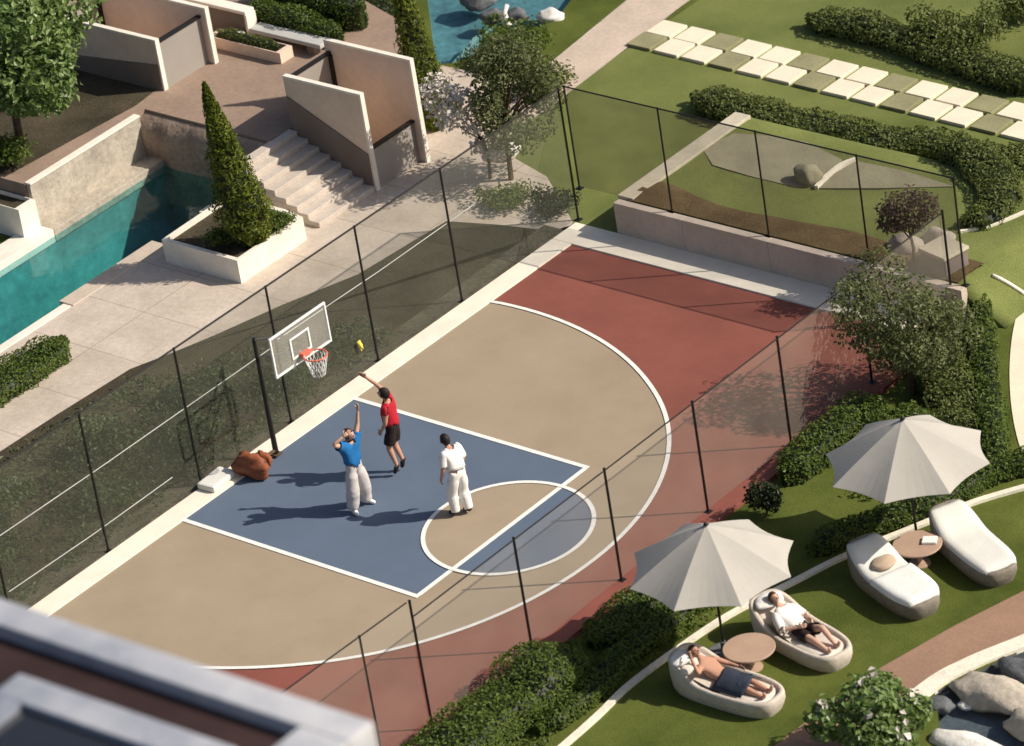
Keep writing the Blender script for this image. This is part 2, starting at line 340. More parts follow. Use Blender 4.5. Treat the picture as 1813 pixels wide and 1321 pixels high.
# back lawn tone: lighter olive grass north of the court
struct(MB().sheet([(-4.5, 9.0), (0.7, 9.0), (0.7, 14.0), (9.0, 14.9), (13.5, 8.0), (40, 10), (40, 70), (-4.9, 70)], 0.0).build('back_lawn', M_grassfar))
# ---- court
cz = 0.0
struct(MB().box(-0.02, 9.25, -9.0, 9.16, -0.3, 0.012).build('court', M_red))
c0x, RR = 1.575, 6.40
arc = []
for i in range(81):          # one smooth sideline-to-sideline curve, slightly wider at the baseline
    y = -1+2*i/80; a = R_(-104+208*i/80)
    r_ = 6.38+0.42*max(0, (abs(math.degrees(a))-55)/49)**1.6
    arc.append((max(0.0, c0x+r_*math.cos(a)), r_*math.sin(a)))
struct(MB().sheet(arc, 0.016).build('court_tan_area', M_tan))
KEY = [(0, -2.45), (0, 2.45), (5.8, 2.45), (5.8, -2.45)]
fc = (5.82, 0.12); fr_ = 1.58
def circ(c, r, a0=0, a1=360, n=48): return [(c[0]+r*math.cos(R_(a0+(a1-a0)*i/n)), c[1]+r*math.sin(R_(a0+(a1-a0)*i/n))) for i in range(n+1)]
struct(MB().sheet(KEY, 0.020).build('court_key_blue', M_blue))
half_in = circ(fc, fr_, 90, 270, 32)
struct(MB().sheet([(5.8, y) if abs(x-5.82) < 0.03 else (x, y) for x, y in half_in], 0.024).build('court_circle_tan', M_tan))
half_out = circ(fc, fr_, -90, 90, 32)
struct(MB().sheet(half_out, 0.024).build('court_circle_blue', M_blue))
b = MB()
b.ribbon(arc, 0.085, 0.032)
b.ribbon([(0.0, -2.45), (5.84, -2.45)], 0.10, 0.028).ribbon([(0.0, 2.45), (5.84, 2.45)], 0.10, 0.028)
b.ribbon([(5.80, -2.40), (5.80, 2.40)], 0.10, 0.0285)
b.ribbon(circ(fc, fr_, 0, 360, 64)[:-1], 0.085, 0.0365, closed=True)
struct(b.build('court_lines', M_line))
# baseline apron (raised kerb strip) and back apron
struct(MB().box(-0.50, 0.0, -9.0, 9.16, -0.2, 0.045, bev=0.012).build('baseline_kerb', M_apron))
struct(MB().box(-0.50, 9.25, 9.165, 9.92, -0.2, 0.045, bev=0.012).build('back_kerb', M_apron))
struct(MB().box(9.02, 9.22, -9.0, 9.1, -0.1, 0.07, bev=0.01).build('side_kerb', M_red))
# ---- terrace behind the court
b = MB()
ty0, ty1 = 10.12, 14.2; PRE = [10.115]
nx, ny = 30, 16
tv = []; tf = []
for j in range(ny+1):
    for i in range(nx+1):
        x = 0.72+(10.3-0.72)*i/nx; y = 10.118 if j == 0 else ty0+(15.0-ty0)*(j-1)/(ny-1)
        z = 0.73+0.03*mnoise.noise(Vector((x*0.6, y*0.6, 3)))
        if y > 14.2: z *= max(0, 1-(y-14.2)/0.75)
        if x > 9.0: z *= max(0, 1-(x-9.0)/0.9)
        if j == 0: z = -0.05
        tv.append((x, y, z-0.012))
for j in range(ny):
    for i in range(nx): k = j*(nx+1)+i; tf.append((k, k+1, k+nx+2, k+nx+1))
b.add(tv, tf); struct(b.build('terrace_lawn', M_grassfar, smooth=True))
sb = MB(); sv = []; sf = []
for j in range(9):
    for i in range(31):
        x = 0.8+(8.95-0.8)*i/30; wv = 0.75+0.35*mnoise.noise(Vector((x*0.45, 1.3, 0)))+0.10*x/9
        y = 10.12+wv*j/8; sv.append((x, y, 0.758+0.05*math.sin(math.pi*j/8)*(0.6+0.4*mnoise.noise(Vector((x*3, y*3, 0))))-0.03*(j == 8)))
for j in range(8):
    for i in range(30): k = j*31+i; sf.append((k, k+1, k+32, k+31))
struct(sb.add(sv, sf).build('soil_bed', M_soil, smooth=True))
def flat_on_terrace(name, px, m, z=0.742):
    return struct(MB().prism(GP(px, z), 0.66, z).build(name, m))
flat_on_terrace('gravel_path', [(1243, 262), (1300, 236), (1360, 240), (1430, 252), (1490, 282), (1448, 330), (1405, 330), (1330, 312), (1262, 292)], M_gravel)
flat_on_terrace('gravel_court', [(1516, 285), (1600, 302), (1690, 330), (1560, 333), (1450, 333), (1480, 305)], M_gravel, 0.746)

# ---- west side: planting bed, path, pool deck
bed = [(-0.52, -9.5), (-0.52, 9.9)]+GP([(1000, 412), (880, 398), (790, 392), (634, 486), (500, 540), (380, 594), (300, 627), (230, 654), (100, 735), (0, 800)])+[(-5.3, -9.5)]
struct(MB().sheet(bed, 0.006).build('planting_bed', M_mulch))
struct(MB().ribbon([(-0.80, -9.4), (-0.80, 9.6)], 0.55, 0.010).build('verge', mat('verge_soil', (0.105, 0.092, 0.066), 0.95, 0.4, 1.5, 0.5, 22, 0.1, fine=(12, 0.3))))
deck = [(-5.3, -12)]+GP([(0, 800), (100, 735), (230, 654), (300, 627), (380, 594), (500, 540), (634, 486), (790, 392), (880, 398), (1000, 412)])+[(-0.6, 9.95), (-2.4, 11.3), (-4.35, 11.9), (-4.4, 14.2), (-4.75, 19), (-4.9, 40), (-6.3, 40), (-6.15, 19), (-5.75, 15.6), (-5.9, 14.5), (-9.0, 14.4), (-9.0, 8.66), (-8.05, 8.42), (-8.05, -12)]
struct(MB().sheet(deck, 0.003).build('path', M_pave))
struct(MB().sheet([(-4.40, 12.6), (-4.42, 14.2), (-4.78, 19), (-4.95, 40), (-6.25, 40), (-6.1, 19), (-5.7, 15.6), (-5.6, 12.6)], 0.008).build('garden_path', M_pink))
# pool copings
struct(MB().box(-8.40, -7.98, 2.75, 5.55, -0.25, 0.02, bev=0.015).build('pool_coping', M_ret))
struct(MB().box(-8.22, -8.00, -12, 2.70, -0.25, 0.03, bev=0.015).build('pool_edge', M_cap))
struct(MB().box(-11.32, -10.70, -12, 4.95, -0.25, 0.06, bev=0.02).build('pool_far_edge', M_cap))
struct(MB().box(-11.30, -10.70, 4.96, 8.42, -0.25, 0.05, bev=0.02).build('pool_ledge', M_stone))
struct(MB().box(-8.3, -8.0, 6.9, 8.4, -0.2, 0.05, bev=0.015).build('pool_lip', M_cap))

# ------------------------------------------------------------------ FENCES
def fence_thing(name, label, p0, p1, base, top, posts, netm, rail_r=0.03, post_r=0.032, cables=(), net_bottom=0.05, kerb=None):
    p0 = Vector(p0); p1 = Vector(p1); L = (p1-p0).length; d = (p1-p0)/L; ang = math.atan2(d.y, d.x)
    t = thing('net_fence', label, 'fence', (p0.x, p0.y, base), ang, 'net fences round the court')
    h = top-base
    for s, hh in posts:
        b = MB().tube([(s, 0, 0), (s, 0, h+hh)], post_r, 8); b.box(s-0.07, s+0.07, -0.07, 0.07, 0, 0.015); b.lathe([(post_r*1.15, h+hh-0.01), (post_r*1.15, h+hh+0.02)], (s, 0, 0), 8)
        b.build('post', M_dark, t)
    MB().tube([(0, 0, h), (L, 0, h)], rail_r, 8).build('rail', M_dark, t)
    MB().add([(0, 0.012, net_bottom), (L, 0.012, net_bottom), (L, 0.012, h-0.01), (0, 0.012, h-0.01)], [(0, 1, 2, 3)]).build('net', netm, t)
    for z, s0, s1, m in cables:
        MB().tube([(s0, 0.03, z), ((s0+s1)/2, 0.03, z-0.03), (s1, 0.03, z)], 0.009, 6).build('cable', m, t)
    return t
fy = lambda y: y+8.5
fence_thing('f', 'tall dark net fence behind the hoop, between the white baseline and the dark planting', (-0.56, -8.5), (-0.56, 10.08), 0.0, 3.0,
            [(fy(y), 0.0) for y in (-6.5, -3.92, -1.35, 1.22, 3.8, 6.37, 10.08)], M_net_l, 0.018, 0.022, [(1.72, fy(-8.4), fy(1.1), M_white), (1.80, fy(1.3), fy(7.2), M_white), (0.55, fy(-6.4), fy(-2.0), M_white)])
fence_thing('f', 'net fence on top of the retaining wall at the back of the court', (-0.48, 10.14), (9.12, 10.14), 0.72, 3.05,
            [(0.03, 0), (2.43, 0), (4.86, 0), (7.30, 0), (9.57, 0)], M_net_f, 0.016, 0.019)
fence_thing('f', 'low net fence along the red side of the court beside the hedge', (8.82, -5.56), (8.82, 10.06), 0.0, 2.3,
            [(0.0, 0.32), (2.72, 0.03), (5.25, 0.03), (7.8, 0.03), (10.35, 0.03), (12.9, 0.03), (15.6, 0.03)], M_net_n, 0.014, 0.023)
q0 = Vector((8.80, -5.62)); qe = G(500, 1226, 2.62); dq = (Vector((qe.x, qe.y))-q0)
fence_thing('f', 'short net fence section running from the thick corner post towards the blurred roof', q0, q0+dq*1.3, 0.0, 2.62,
            [(0.62*dq.length*0.62, 0.0), (dq.length*1.25, 0)], M_net_n, 0.014, 0.021)
# yellow tag on the fence behind the players
yt = GX(637, 612, -0.50)
b = MB(); b.add([(-0.01, -0.05, 0.10), (0.0, 0.03, 0.12), (0.02, 0.07, -0.02), (0.01, 0.02, -0.14), (-0.01, -0.02, -0.02)], [(0, 1, 2, 3, 4)])
b.add([(0.02, -0.06, 0.11), (0.03, 0.0, 0.13), (0.02, 0.05, 0.03), (0.03, 0.06, -0.10), (0.04, 0.0, -0.02)], [(0, 1, 2, 3, 4)])
o = b.build('ribbon', mat('ribbon_yellow', (0.75, 0.62, 0.10), 0.7, 0.1, 8)); o.location = yt
tag(o, 'small yellow ribbon hanging on the net fence behind the players', 'ribbon')

# retaining wall + side coping
t = thing('retaining_wall', 'smooth grey-beige retaining wall along the back of the court', 'wall', (0.6, 9.92, 0))
b = MB()
for x0, x1 in ((0.0, 1.75), (1.755, 3.9), (3.905, 6.2), (6.205, 8.55)): b.box(x0, x1, 0, 0.19, 0, 0.735, bev=0.012)
b.build('wall_face', M_ret, t)
t2 = thing('side_wall', 'low wall with a pale flat coping running back from the court corner beside the lawn', 'wall', (0.60, 10.15, 0))
MB().box(0.0, 0.22, 0.0, 3.9, 0, 0.70).build('wall_face', M_ret, t2)
MB().box(-0.06, 0.34, 0.0, 3.95, 0.70, 0.79, bev=0.012).build('coping', mat('coping_buff', (0.50, 0.45, 0.34), 0.8, 0.08, 1.5, fine=(12, .08)), t2)

# ------------------------------------------------------------------ HOOP
hx, hy = G(490, 808).x, G(490, 808).y
t = thing('basketball_hoop', 'free standing basketball hoop with clear white framed backboard on the baseline', 'basketball hoop', (hx, hy, 0.045))
MB().tube([(0, 0, 0), (0, 0, 1.1), (0.0, 0, 2.55)], [0.055, 0.045, 0.038], 10).build('pole', M_dark, t)
bc = Vector((1.12, 0.12, 2.72))-Vector((0, 0, 0))
b = MB(); b.tube([(0, 0, 2.50), (0.5, 0.06, 2.66), (bc.x-0.05, bc.y, bc.z+0.1)], 0.022, 8); b.tube([(0, 0, 2.15), (0.5, 0.06, 2.30), (bc.x-0.05, bc.y, bc.z-0.25)], 0.018, 8)
b.build('arm', M_panel, t)
bw, bh = 1.56, 0.84
bd = MB().box(bc.x-0.008, bc.x+0.008, bc.y-bw/2+0.03, bc.y+bw/2-0.03, bc.z-bh/2+0.03, bc.z+bh/2-0.03).build('backboard', M_acr, t)
def frame(b, x0, x1, cy, czz, w_, h_, th):
    b.box(x0, x1, cy-w_/2, cy+w_/2, czz+h_/2-th, czz+h_/2); b.box(x0, x1, cy-w_/2, cy+w_/2, czz-h_/2, czz-h_/2+th)
    b.box(x0, x1, cy-w_/2, cy-w_/2+th, czz-h_/2+th, czz+h_/2-th); b.box(x0, x1, cy+w_/2-th, cy+w_/2, czz-h_/2+th, czz+h_/2-th); return b
frame(MB(), bc.x-0.02, bc.x+0.02, bc.y, bc.z, bw, bh, 0.034).build('board_frame', M_white, bd)
frame(MB(), bc.x+0.01, bc.x+0.02, bc.y-0.02, bc.z-0.06, 0.54, 0.44, 0.040).build('target_square', M_white, bd)
rc = Vector((bc.x+0.33, bc.y, bc.z-0.24))
MB().tube([(rc.x+0.225*math.cos(a), rc.y+0.225*math.sin(a), rc.z) for a in [2*math.pi*i/24 for i in range(25)]], 0.014, 8).box(bc.x+0.03, rc.x-0.2, rc.y-0.11, rc.y+0.11, rc.z-0.06, rc.z+0.02).build('rim', M_rim, t)
b = MB()
for k in range(16):
    for sg in (1, -1):
        pts = []
        for j in range(6):
            f = j/5; r = 0.225*(1-f)+0.12*f; a = 2*math.pi*(k/16)+sg*f*0.75; pts.append((rc.x+r*math.cos(a), rc.y+r*math.sin(a), rc.z-0.42*f))
        b.tube(pts, 0.006, 4)
b.build('hoop_net', M_white, t)
bl = G(440, 850)-Vector((hx, hy, 0))
o = MB().blob((0, 0, 0.20), (0.34, 0.21, 0.25), 3, 0.42, 1.7, 3.3, 0, 0.0).build('ballast_bag', M_orange, t, True); o.location = (bl.x+0.05, bl.y+0.12, 0.0); o.rotation_euler = (0, 0, 0.35)
o = MB().blob((0, 0, 0.15), (0.20, 0.11, 0.16), 3, 0.40, 1.9, 5.1, 0, 0.0).build('ballast_bag', M_orange, t, True); o.location = (bl.x*0.60+0.02, bl.y*0.56+0.06, 0.0)
MB().tube([(0, 0, 0.10), (bl.x*0.7, bl.y*0.7, 0.16)], 0.035, 8).box(-0.09, 0.09, -0.09, 0.09, 0.0, 0.03).build('foot_bracket', M_bark, t)
pw = G(388, 858)
b = MB().box(-0.22, 0.20, -0.36, 0.34, 0.0, 0.13, bev=0.045); o = b.build('highlight_slab', M_cush); o.location = (pw.x-0.02, pw.y, 0.047); o.rotation_euler = (0, 0, 0.08)  # added white slab stands in for a bright highlight on the kerb
tag(o, 'small white slab standing in for the highlight on the baseline beside the brown hoop base', 'slab')

# ------------------------------------------------------------------ BUILDINGS (fin wall houses, steps, plaza)
PZ = 1.0
plaza = [(-40, 4.95), (-11.3, 4.95), (-11.3, 8.66), (-7.62, 8.66), (-7.62, 9.24), (-7.62, 13.2), (-9.05, 14.35), (-12, 15.3), (-40, 30)]
struct(MB().prism(plaza, 0, PZ).build('plaza', M_plaza))
t = thing('pool_wall', 'rough brown stone wall closing the end of the teal pool', 'wall', (-11.28, 8.44, 0))
b = MB(); vs = []; fs = []
for j in range(11):
    for i in range(37):
        x = 3.66*i/36; z = -1.0+(1.94+0.0)*j/10; y = -0.04-0.16*(0.5+0.5*mnoise.noise(Vector((x*2.2, z*2.6, 0.5))))-0.05*mnoise.noise(Vector((x*7, z*7, 2)))
        if j == 10: y = 0.20
        vs.append((x, y, z))
for j in range(10):
    for i in range(36): k = j*37+i; fs.append((k, k+1, k+38, k+37))
b.add(vs, fs).build('stone_face', M_rock, t, smooth=True)
t = thing('poolside_wall', 'pale coped wall along the far side of the pool below the plaza', 'wall', (-11.28, 4.98, 0))
MB().box(0, 0.10, 0.0, 3.38, -0.2, 0.98).build('wall_face', M_stone, t)
MB().box(-0.06, 0.12, 0.0, 3.38, 0.98, 1.02, bev=0.01).build('coping', M_cap, t)

def finwall(b_wall, b_cap, x0, x1, y, z0, z1, th=0.10, cap=0.035):
    b_wall.box(x0, x1-cap, y-th/2, y+th/2, z0, z1-cap)
    b_cap.box(x0, x1, y-th/2-0.003, y+th/2+0.003, z1-cap, z1); b_cap.box(x1-cap, x1, y-th/2-0.003, y+th/2+0.003, z0, z1-cap)
def module(label, ox, oy, z0, L, hA, hB, lowfront, shade_skirt):
    t = thing('house', label, 'house', (ox, oy, z0))
    wa, ca = MB(), MB(); finwall(wa, ca, -L, 0.0, 0.05, 0, hA, 0.11, 0.05); A = wa.build('fin_wall', M_wall, t); ca.build('cap', M_cap, A)
    wb, cb = MB(), MB(); finwall(wb, cb, -L-0.1, 0.16, 1.50, 0, hB, 0.11, 0.055); B_ = wb.build('fin_wall', M_wall, t); cb.build('cap', M_cap, B_)
    if shade_skirt:
        b = MB(); sx0, sx1 = -L+0.02, -0.06; zs0, zs1 = (1.80, 0.86) if shade_skirt is True else (0.30, 0.62)
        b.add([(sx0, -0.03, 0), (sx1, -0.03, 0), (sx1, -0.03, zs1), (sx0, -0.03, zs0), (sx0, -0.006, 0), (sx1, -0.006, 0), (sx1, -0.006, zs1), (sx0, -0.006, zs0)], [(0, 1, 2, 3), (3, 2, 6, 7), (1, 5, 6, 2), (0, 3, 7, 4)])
        b.build('shade_panel', M_brown, t)  # dark panel paints the slanting shade on the lower fin wall
    b = MB().box(-0.09, -0.03, 0.11, 1.44, 0.0, lowfront); fp = b.build('front_panel', M_panel, t)
    MB().box(-0.12, 0.0, 0.11, 1.44, lowfront, lowfront+0.045).build('panel_rail', M_dark, fp)
    b = MB().box(-L, -L+0.05, 0.11, 1.44, 0.0, min(hA, hB)-0.15); bp = b.build('back_panel', M_panel, t)
    MB().box(-L-0.02, -L+0.07, 0.11, 1.44, min(hA, hB)-0.15, min(hA, hB)-0.09).box(-L+0.055, -L+0.10, 1.34, 1.435, 0.0, min(hA, hB)-0.16).build('panel_rail', M_dark, bp)
    MB().box(-L+0.05, -0.09, 0.11, 1.44, 0, 0.06).build('floor', M_pink, t)
    return t
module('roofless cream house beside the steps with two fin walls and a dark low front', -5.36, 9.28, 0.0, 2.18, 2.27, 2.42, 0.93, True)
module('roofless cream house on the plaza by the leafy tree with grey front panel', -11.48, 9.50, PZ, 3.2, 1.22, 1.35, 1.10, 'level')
struct(MB().sheet([(-30, 5.0), (-11.95, 5.0), (-11.6, 8.7), (-11.7, 9.45), (-30, 9.45)], PZ+0.006).build('plaza_shade_soil', M_mulch))  # dark soil sheet, also standing in for shade on the plaza
# third wall further back
wa, ca = MB(), MB()
finwall(wa, ca, -4.0, 0, 0, 0, 1.5, 0.11, 0.05); t = thing('garden_wall', 'cream fin wall at the upper left corner half hidden behind the leafy tree', 'wall', (-15.2, 9.3, PZ)); wa.build('wall_face', M_wall, t); ca.build('cap', M_cap, t)
# steps
t = thing('steps', 'pale stone steps climbing beside the cream house to the plaza', 'steps', (-5.40, 7.50, 0))
n = 8
for i in range(n):
    x1 = -i*0.285; z1 = (i+1)*PZ/n
    MB().box(-2.25, x1, 0.0, 1.76, z1-PZ/n+0.001, z1, bev=0.012).build('step', M_step, t)
# low wall with lamp, bench, planters on the plaza
t = thing('low_wall', 'low cream wall with a rounded white end on the plaza behind the bench', 'wall', (-13.6, 12.28, PZ))
MB().box(0, 2.15, -0.10, 0.16, 0, 0.60).build('wall_face', M_brown, t); MB().box(-0.02, 2.2, -0.12, 0.18, 0.60, 0.68, bev=0.02).box(2.155, 2.22, -0.12, 0.18, 0.0, 0.597).build('coping', M_cap, t)
o = MB().box(-0.10, 0.10, -0.10, 0.10, 0.0, 0.24, bev=0.04).build('garden_lamp', M_white); o.location = (-11.55, 12.02, PZ); tag(o, 'small white cube lamp at the end of the low plaza wall', 'lamp')
t = thing('bench', 'long grey stone bench slab in front of the clipped plaza hedges', 'bench', (-11.35, 12.15, PZ))
MB().box(0, 2.1, 0, 0.36, 0.20, 0.30, bev=0.02).build('seat', mat('stone_grey', (0.44, 0.43, 0.41), 0.8, 0.12, 2, 0.3, 20), t)
for x in (0.25, 1.65): MB().box(x, x+0.2, 0.04, 0.32, 0, 0.197).build('leg', M_brown, t)

# planters with walls
def planter(label, poly, h, cap=True, m=None, z0=0.0):
    t = thing('planter', label, 'planter', (poly[0][0], poly[0][1], z0)); lp = [(x-poly[0][0], y-poly[0][1]) for x, y in poly]
    a = sum(lp[i][0]*lp[(i+1) % len(lp)][1]-lp[(i+1) % len(lp)][0]*lp[i][1] for i in range(len(lp)))
    if a < 0: lp = lp[::-1]
    n = len(lp); cx = sum(x for x, y in lp)/n; cy = sum(y for x, y in lp)/n
    inn = [(x+(cx-x)/math.hypot(cx-x, cy-y)*0.13, y+(cy-y)/math.hypot(cx-x, cy-y)*0.13) for x, y in lp]
    b = MB(); b.add([(x, y, 0) for x, y in lp]+[(x, y, h) for x, y in lp]+[(x, y, h) for x, y in inn]+[(x, y, h-0.10) for x, y in inn],
                    [(i, (i+1) % n, n+(i+1) % n, n+i) for i in range(n)]+[(n+i, n+(i+1) % n, 2*n+(i+1) % n, 2*n+i) for i in range(n)]+[(2*n+i, 2*n+(i+1) % n, 3*n+(i+1) % n, 3*n+i) for i in range(n)])
    b.build('planter_wall', m or M_cap, t)
    MB().sheet(inn, h-0.09).build('soil', M_mulch, t); return t
PL = [(-7.45, 4.98), (-5.32, 4.98), (-5.32, 7.0), (-5.9, 7.1), (-7.5, 7.1)]
planter('white walled planter holding the tall cypress beside the pool', PL, 0.54)
planter('cream planter at the left edge on the far side of the pool', [(-14.5, 4.4), (-11.02, 4.4), (-11.02, 4.9), (-14.5, 4.9)], 0.72, m=M_cap)
planter('low cream trough planter on the plaza in front of the bench', [(-12.05, 11.55), (-9.9, 11.55), (-9.9, 11.95), (-12.05, 11.95)], 0.26, m=M_wall, z0=PZ)

# ------------------------------------------------------------------ VEGETATION
def tree(name, label, cat, base, th, tr, clumps, nleaf, lsize, lm, asp=1.8, group=None, shell=0.75, limbs=True, extra=None):
    rg = random.Random(int(abs(base[0]*131+base[1]*17)*10)+nleaf)
    t = thing(name, label, cat, base, 0, group)
    b = MB()
    b.tube([(0, 0, 0), (0.03, 0.02, th*0.5), (0, 0, th)], [tr, tr*0.8, tr*0.6], 8)
    for c, r in clumps:
        if limbs: b.tube([(0, 0, th*rg.uniform(0.6, 1)), (c[0]*0.5, c[1]*0.5, (th+c[2])*0.5-0.05), tuple(c)], [tr*0.5, tr*0.33, tr*0.12], 6)
    b.build('trunk', M_bark, t)
    lf = MB(); tot = sum(r[0]*r[1]+r[1]*r[2] for c, r in clumps)
    for c, r in clumps:
        k = int(nleaf*(r[0]*r[1]+r[1]*r[2])/tot); sd_ = rg.uniform(0, 50)
        for _ in range(k):
            d = rv(rg); bump = 1+0.30*mnoise.noise(d*2.3+Vector((sd_, 0, 0)))
            q = (shell+(1-shell)*rg.random()) if rg.random() < 0.75 else rg.random()**0.5
            q *= bump*rg.uniform(0.92, 1.12)
            p = Vector((c[0]+d.x*r[0]*q, c[1]+d.y*r[1]*q, c[2]+d.z*r[2]*q))
            if p.z < 0.03: p.z = 0.03+rg.random()*0.1
            nrm = (d*1.0+Vector((0, 0, 0.5))+rv(rg)*0.9)
            lf.leaf(p, nrm, lsize, asp, rg=rg)
    lf.build('crown', lm, t)
    return t
def rclumps(rg, n, c, R, rr):
    out = []
    for _ in range(n):
        d = rv(rg); q = rg.uniform(0.45, 0.85); r = rg.uniform(*rr)
        out.append(((c[0]+d.x*R[0]*q, c[1]+d.y*R[1]*q, c[2]+d.z*R[2]*q), (r, r, r*rg.uniform(0.7, 0.95))))
    return out
rg = random.Random(3)
tree('leafy_tree', 'bright broad leaved tree at the upper left corner over the plaza', 'tree', (-12.3, 5.9, PZ), 2.2, 0.10, rclumps(rg, 20, (0.15, 0.42, 2.35), (1.75, 1.75, 1.55), (0.45, 0.78)), 6800, 0.17, L_big, 1.6)
tree('tree', 'loose dark tree at the court corner beside the garden path', 'tree', tuple(G(905, 318)), 1.4, 0.06, rclumps(rg, 26, (0.30, 0.28, 2.05), (0.98, 0.98, 1.50), (0.28, 0.50)), 8200, 0.09, L_tree, 1.7)
tree('bushy_tree', 'big bushy dark tree at the back right end of the near fence', 'tree', (9.75, 7.35, 0), 1.2, 0.08, rclumps(rg, 24, (0.0, 0.0, 1.65), (1.30, 1.30, 1.55), (0.32, 0.56)), 8000, 0.09, L_tree, 1.7)
tree('flowering_tree', 'small pale blossoming tree on the paving beside the cream house', 'tree', tuple(G(868, 316)), 0.9, 0.04, [((-0.55, -0.55, 2.15), (0.40, 0.40, 0.45)), ((-0.2, -0.75, 1.75), (0.30, 0.30, 0.30)), ((-0.25, -0.28, 1.85), (0.34, 0.34, 0.38)), ((0.0, -0.2, 1.35), (0.3, 0.3, 0.25)), ((-0.12, -0.05, 0.75), (0.22, 0.22, 0.16)), ((0.22, 0.15, 0.62), (0.34, 0.3, 0.22)), ((0.1, 0.22, 1.0), (0.22, 0.22, 0.2))], 1300, 0.10, L_pale, 1.3)
bt = G(1612, 470, 0.75)
tree('small_tree', 'small reddish brown round tree on the terrace behind the back fence', 'tree', (bt.x, bt.y+0.1, 0.73), 0.7, 0.04, [((-0.05, 0, 1.15), (0.52, 0.5, 0.42)), ((0.30, 0.1, 1.3), (0.34, 0.34, 0.28)), ((-0.3, -0.1, 0.95), (0.3, 0.3, 0.28))], 1500, 0.085, L_brown, 1.5)

def cypress(label, base, h, r, n, lean=(0, 0)):
    rg = random.Random(int(h*100)); t = thing('cypress', label, 'tree', base, 0, 'cypress trees by the cream houses')
    MB().tube([(0, 0, 0), (lean[0]*0.5, lean[1]*0.5, h*0.5), (lean[0], lean[1], h*0.93)], [0.07, 0.05, 0.015], 8).build('trunk', M_bark, t)
    core = MB(); prof = []
    for j in range(13):
        f = j/12; rr = r*0.72*min(1, (f+0.06)*4.5)*(1-f)**0.8+0.004; prof.append((rr, 0.08+f*(h*0.96)))
    vs = []; fs = []
    for j, (rr, z) in enumerate(prof):
        for k in range(12):
            a = 2*math.pi*k/12; q = rr*(1+0.25*mnoise.noise(Vector((math.cos(a)*1.6, math.sin(a)*1.6, z*1.7)))); f = z/h
            vs.append((q*math.cos(a)+lean[0]*f, q*math.sin(a)+lean[1]*f, z))
    for j in range(12): fs += [(j*12+k, j*12+(k+1) % 12, (j+1)*12+(k+1) % 12, (j+1)*12+k) for k in range(12)]
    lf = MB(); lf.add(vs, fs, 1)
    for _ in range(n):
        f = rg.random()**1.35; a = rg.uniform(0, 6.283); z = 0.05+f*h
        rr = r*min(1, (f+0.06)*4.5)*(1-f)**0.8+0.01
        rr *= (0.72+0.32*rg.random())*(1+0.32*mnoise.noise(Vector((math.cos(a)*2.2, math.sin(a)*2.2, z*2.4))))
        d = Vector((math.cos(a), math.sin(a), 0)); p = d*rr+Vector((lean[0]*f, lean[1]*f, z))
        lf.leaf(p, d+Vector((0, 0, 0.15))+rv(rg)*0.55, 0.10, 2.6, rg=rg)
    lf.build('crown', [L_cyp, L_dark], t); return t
c1 = G(449, 428, 0.50)
cypress('tall narrow cypress standing in the white planter by the pool', (c1.x, c1.y, 0.44), 3.75, 0.66, 6200, (-0.22, -0.30))
c2 = G(772, 228)
cypress('tall dark cypress cut by the top edge behind the cream house', (c2.x, c2.y, 0), 4.3, 0.58, 4600, (-0.2, -0.25))

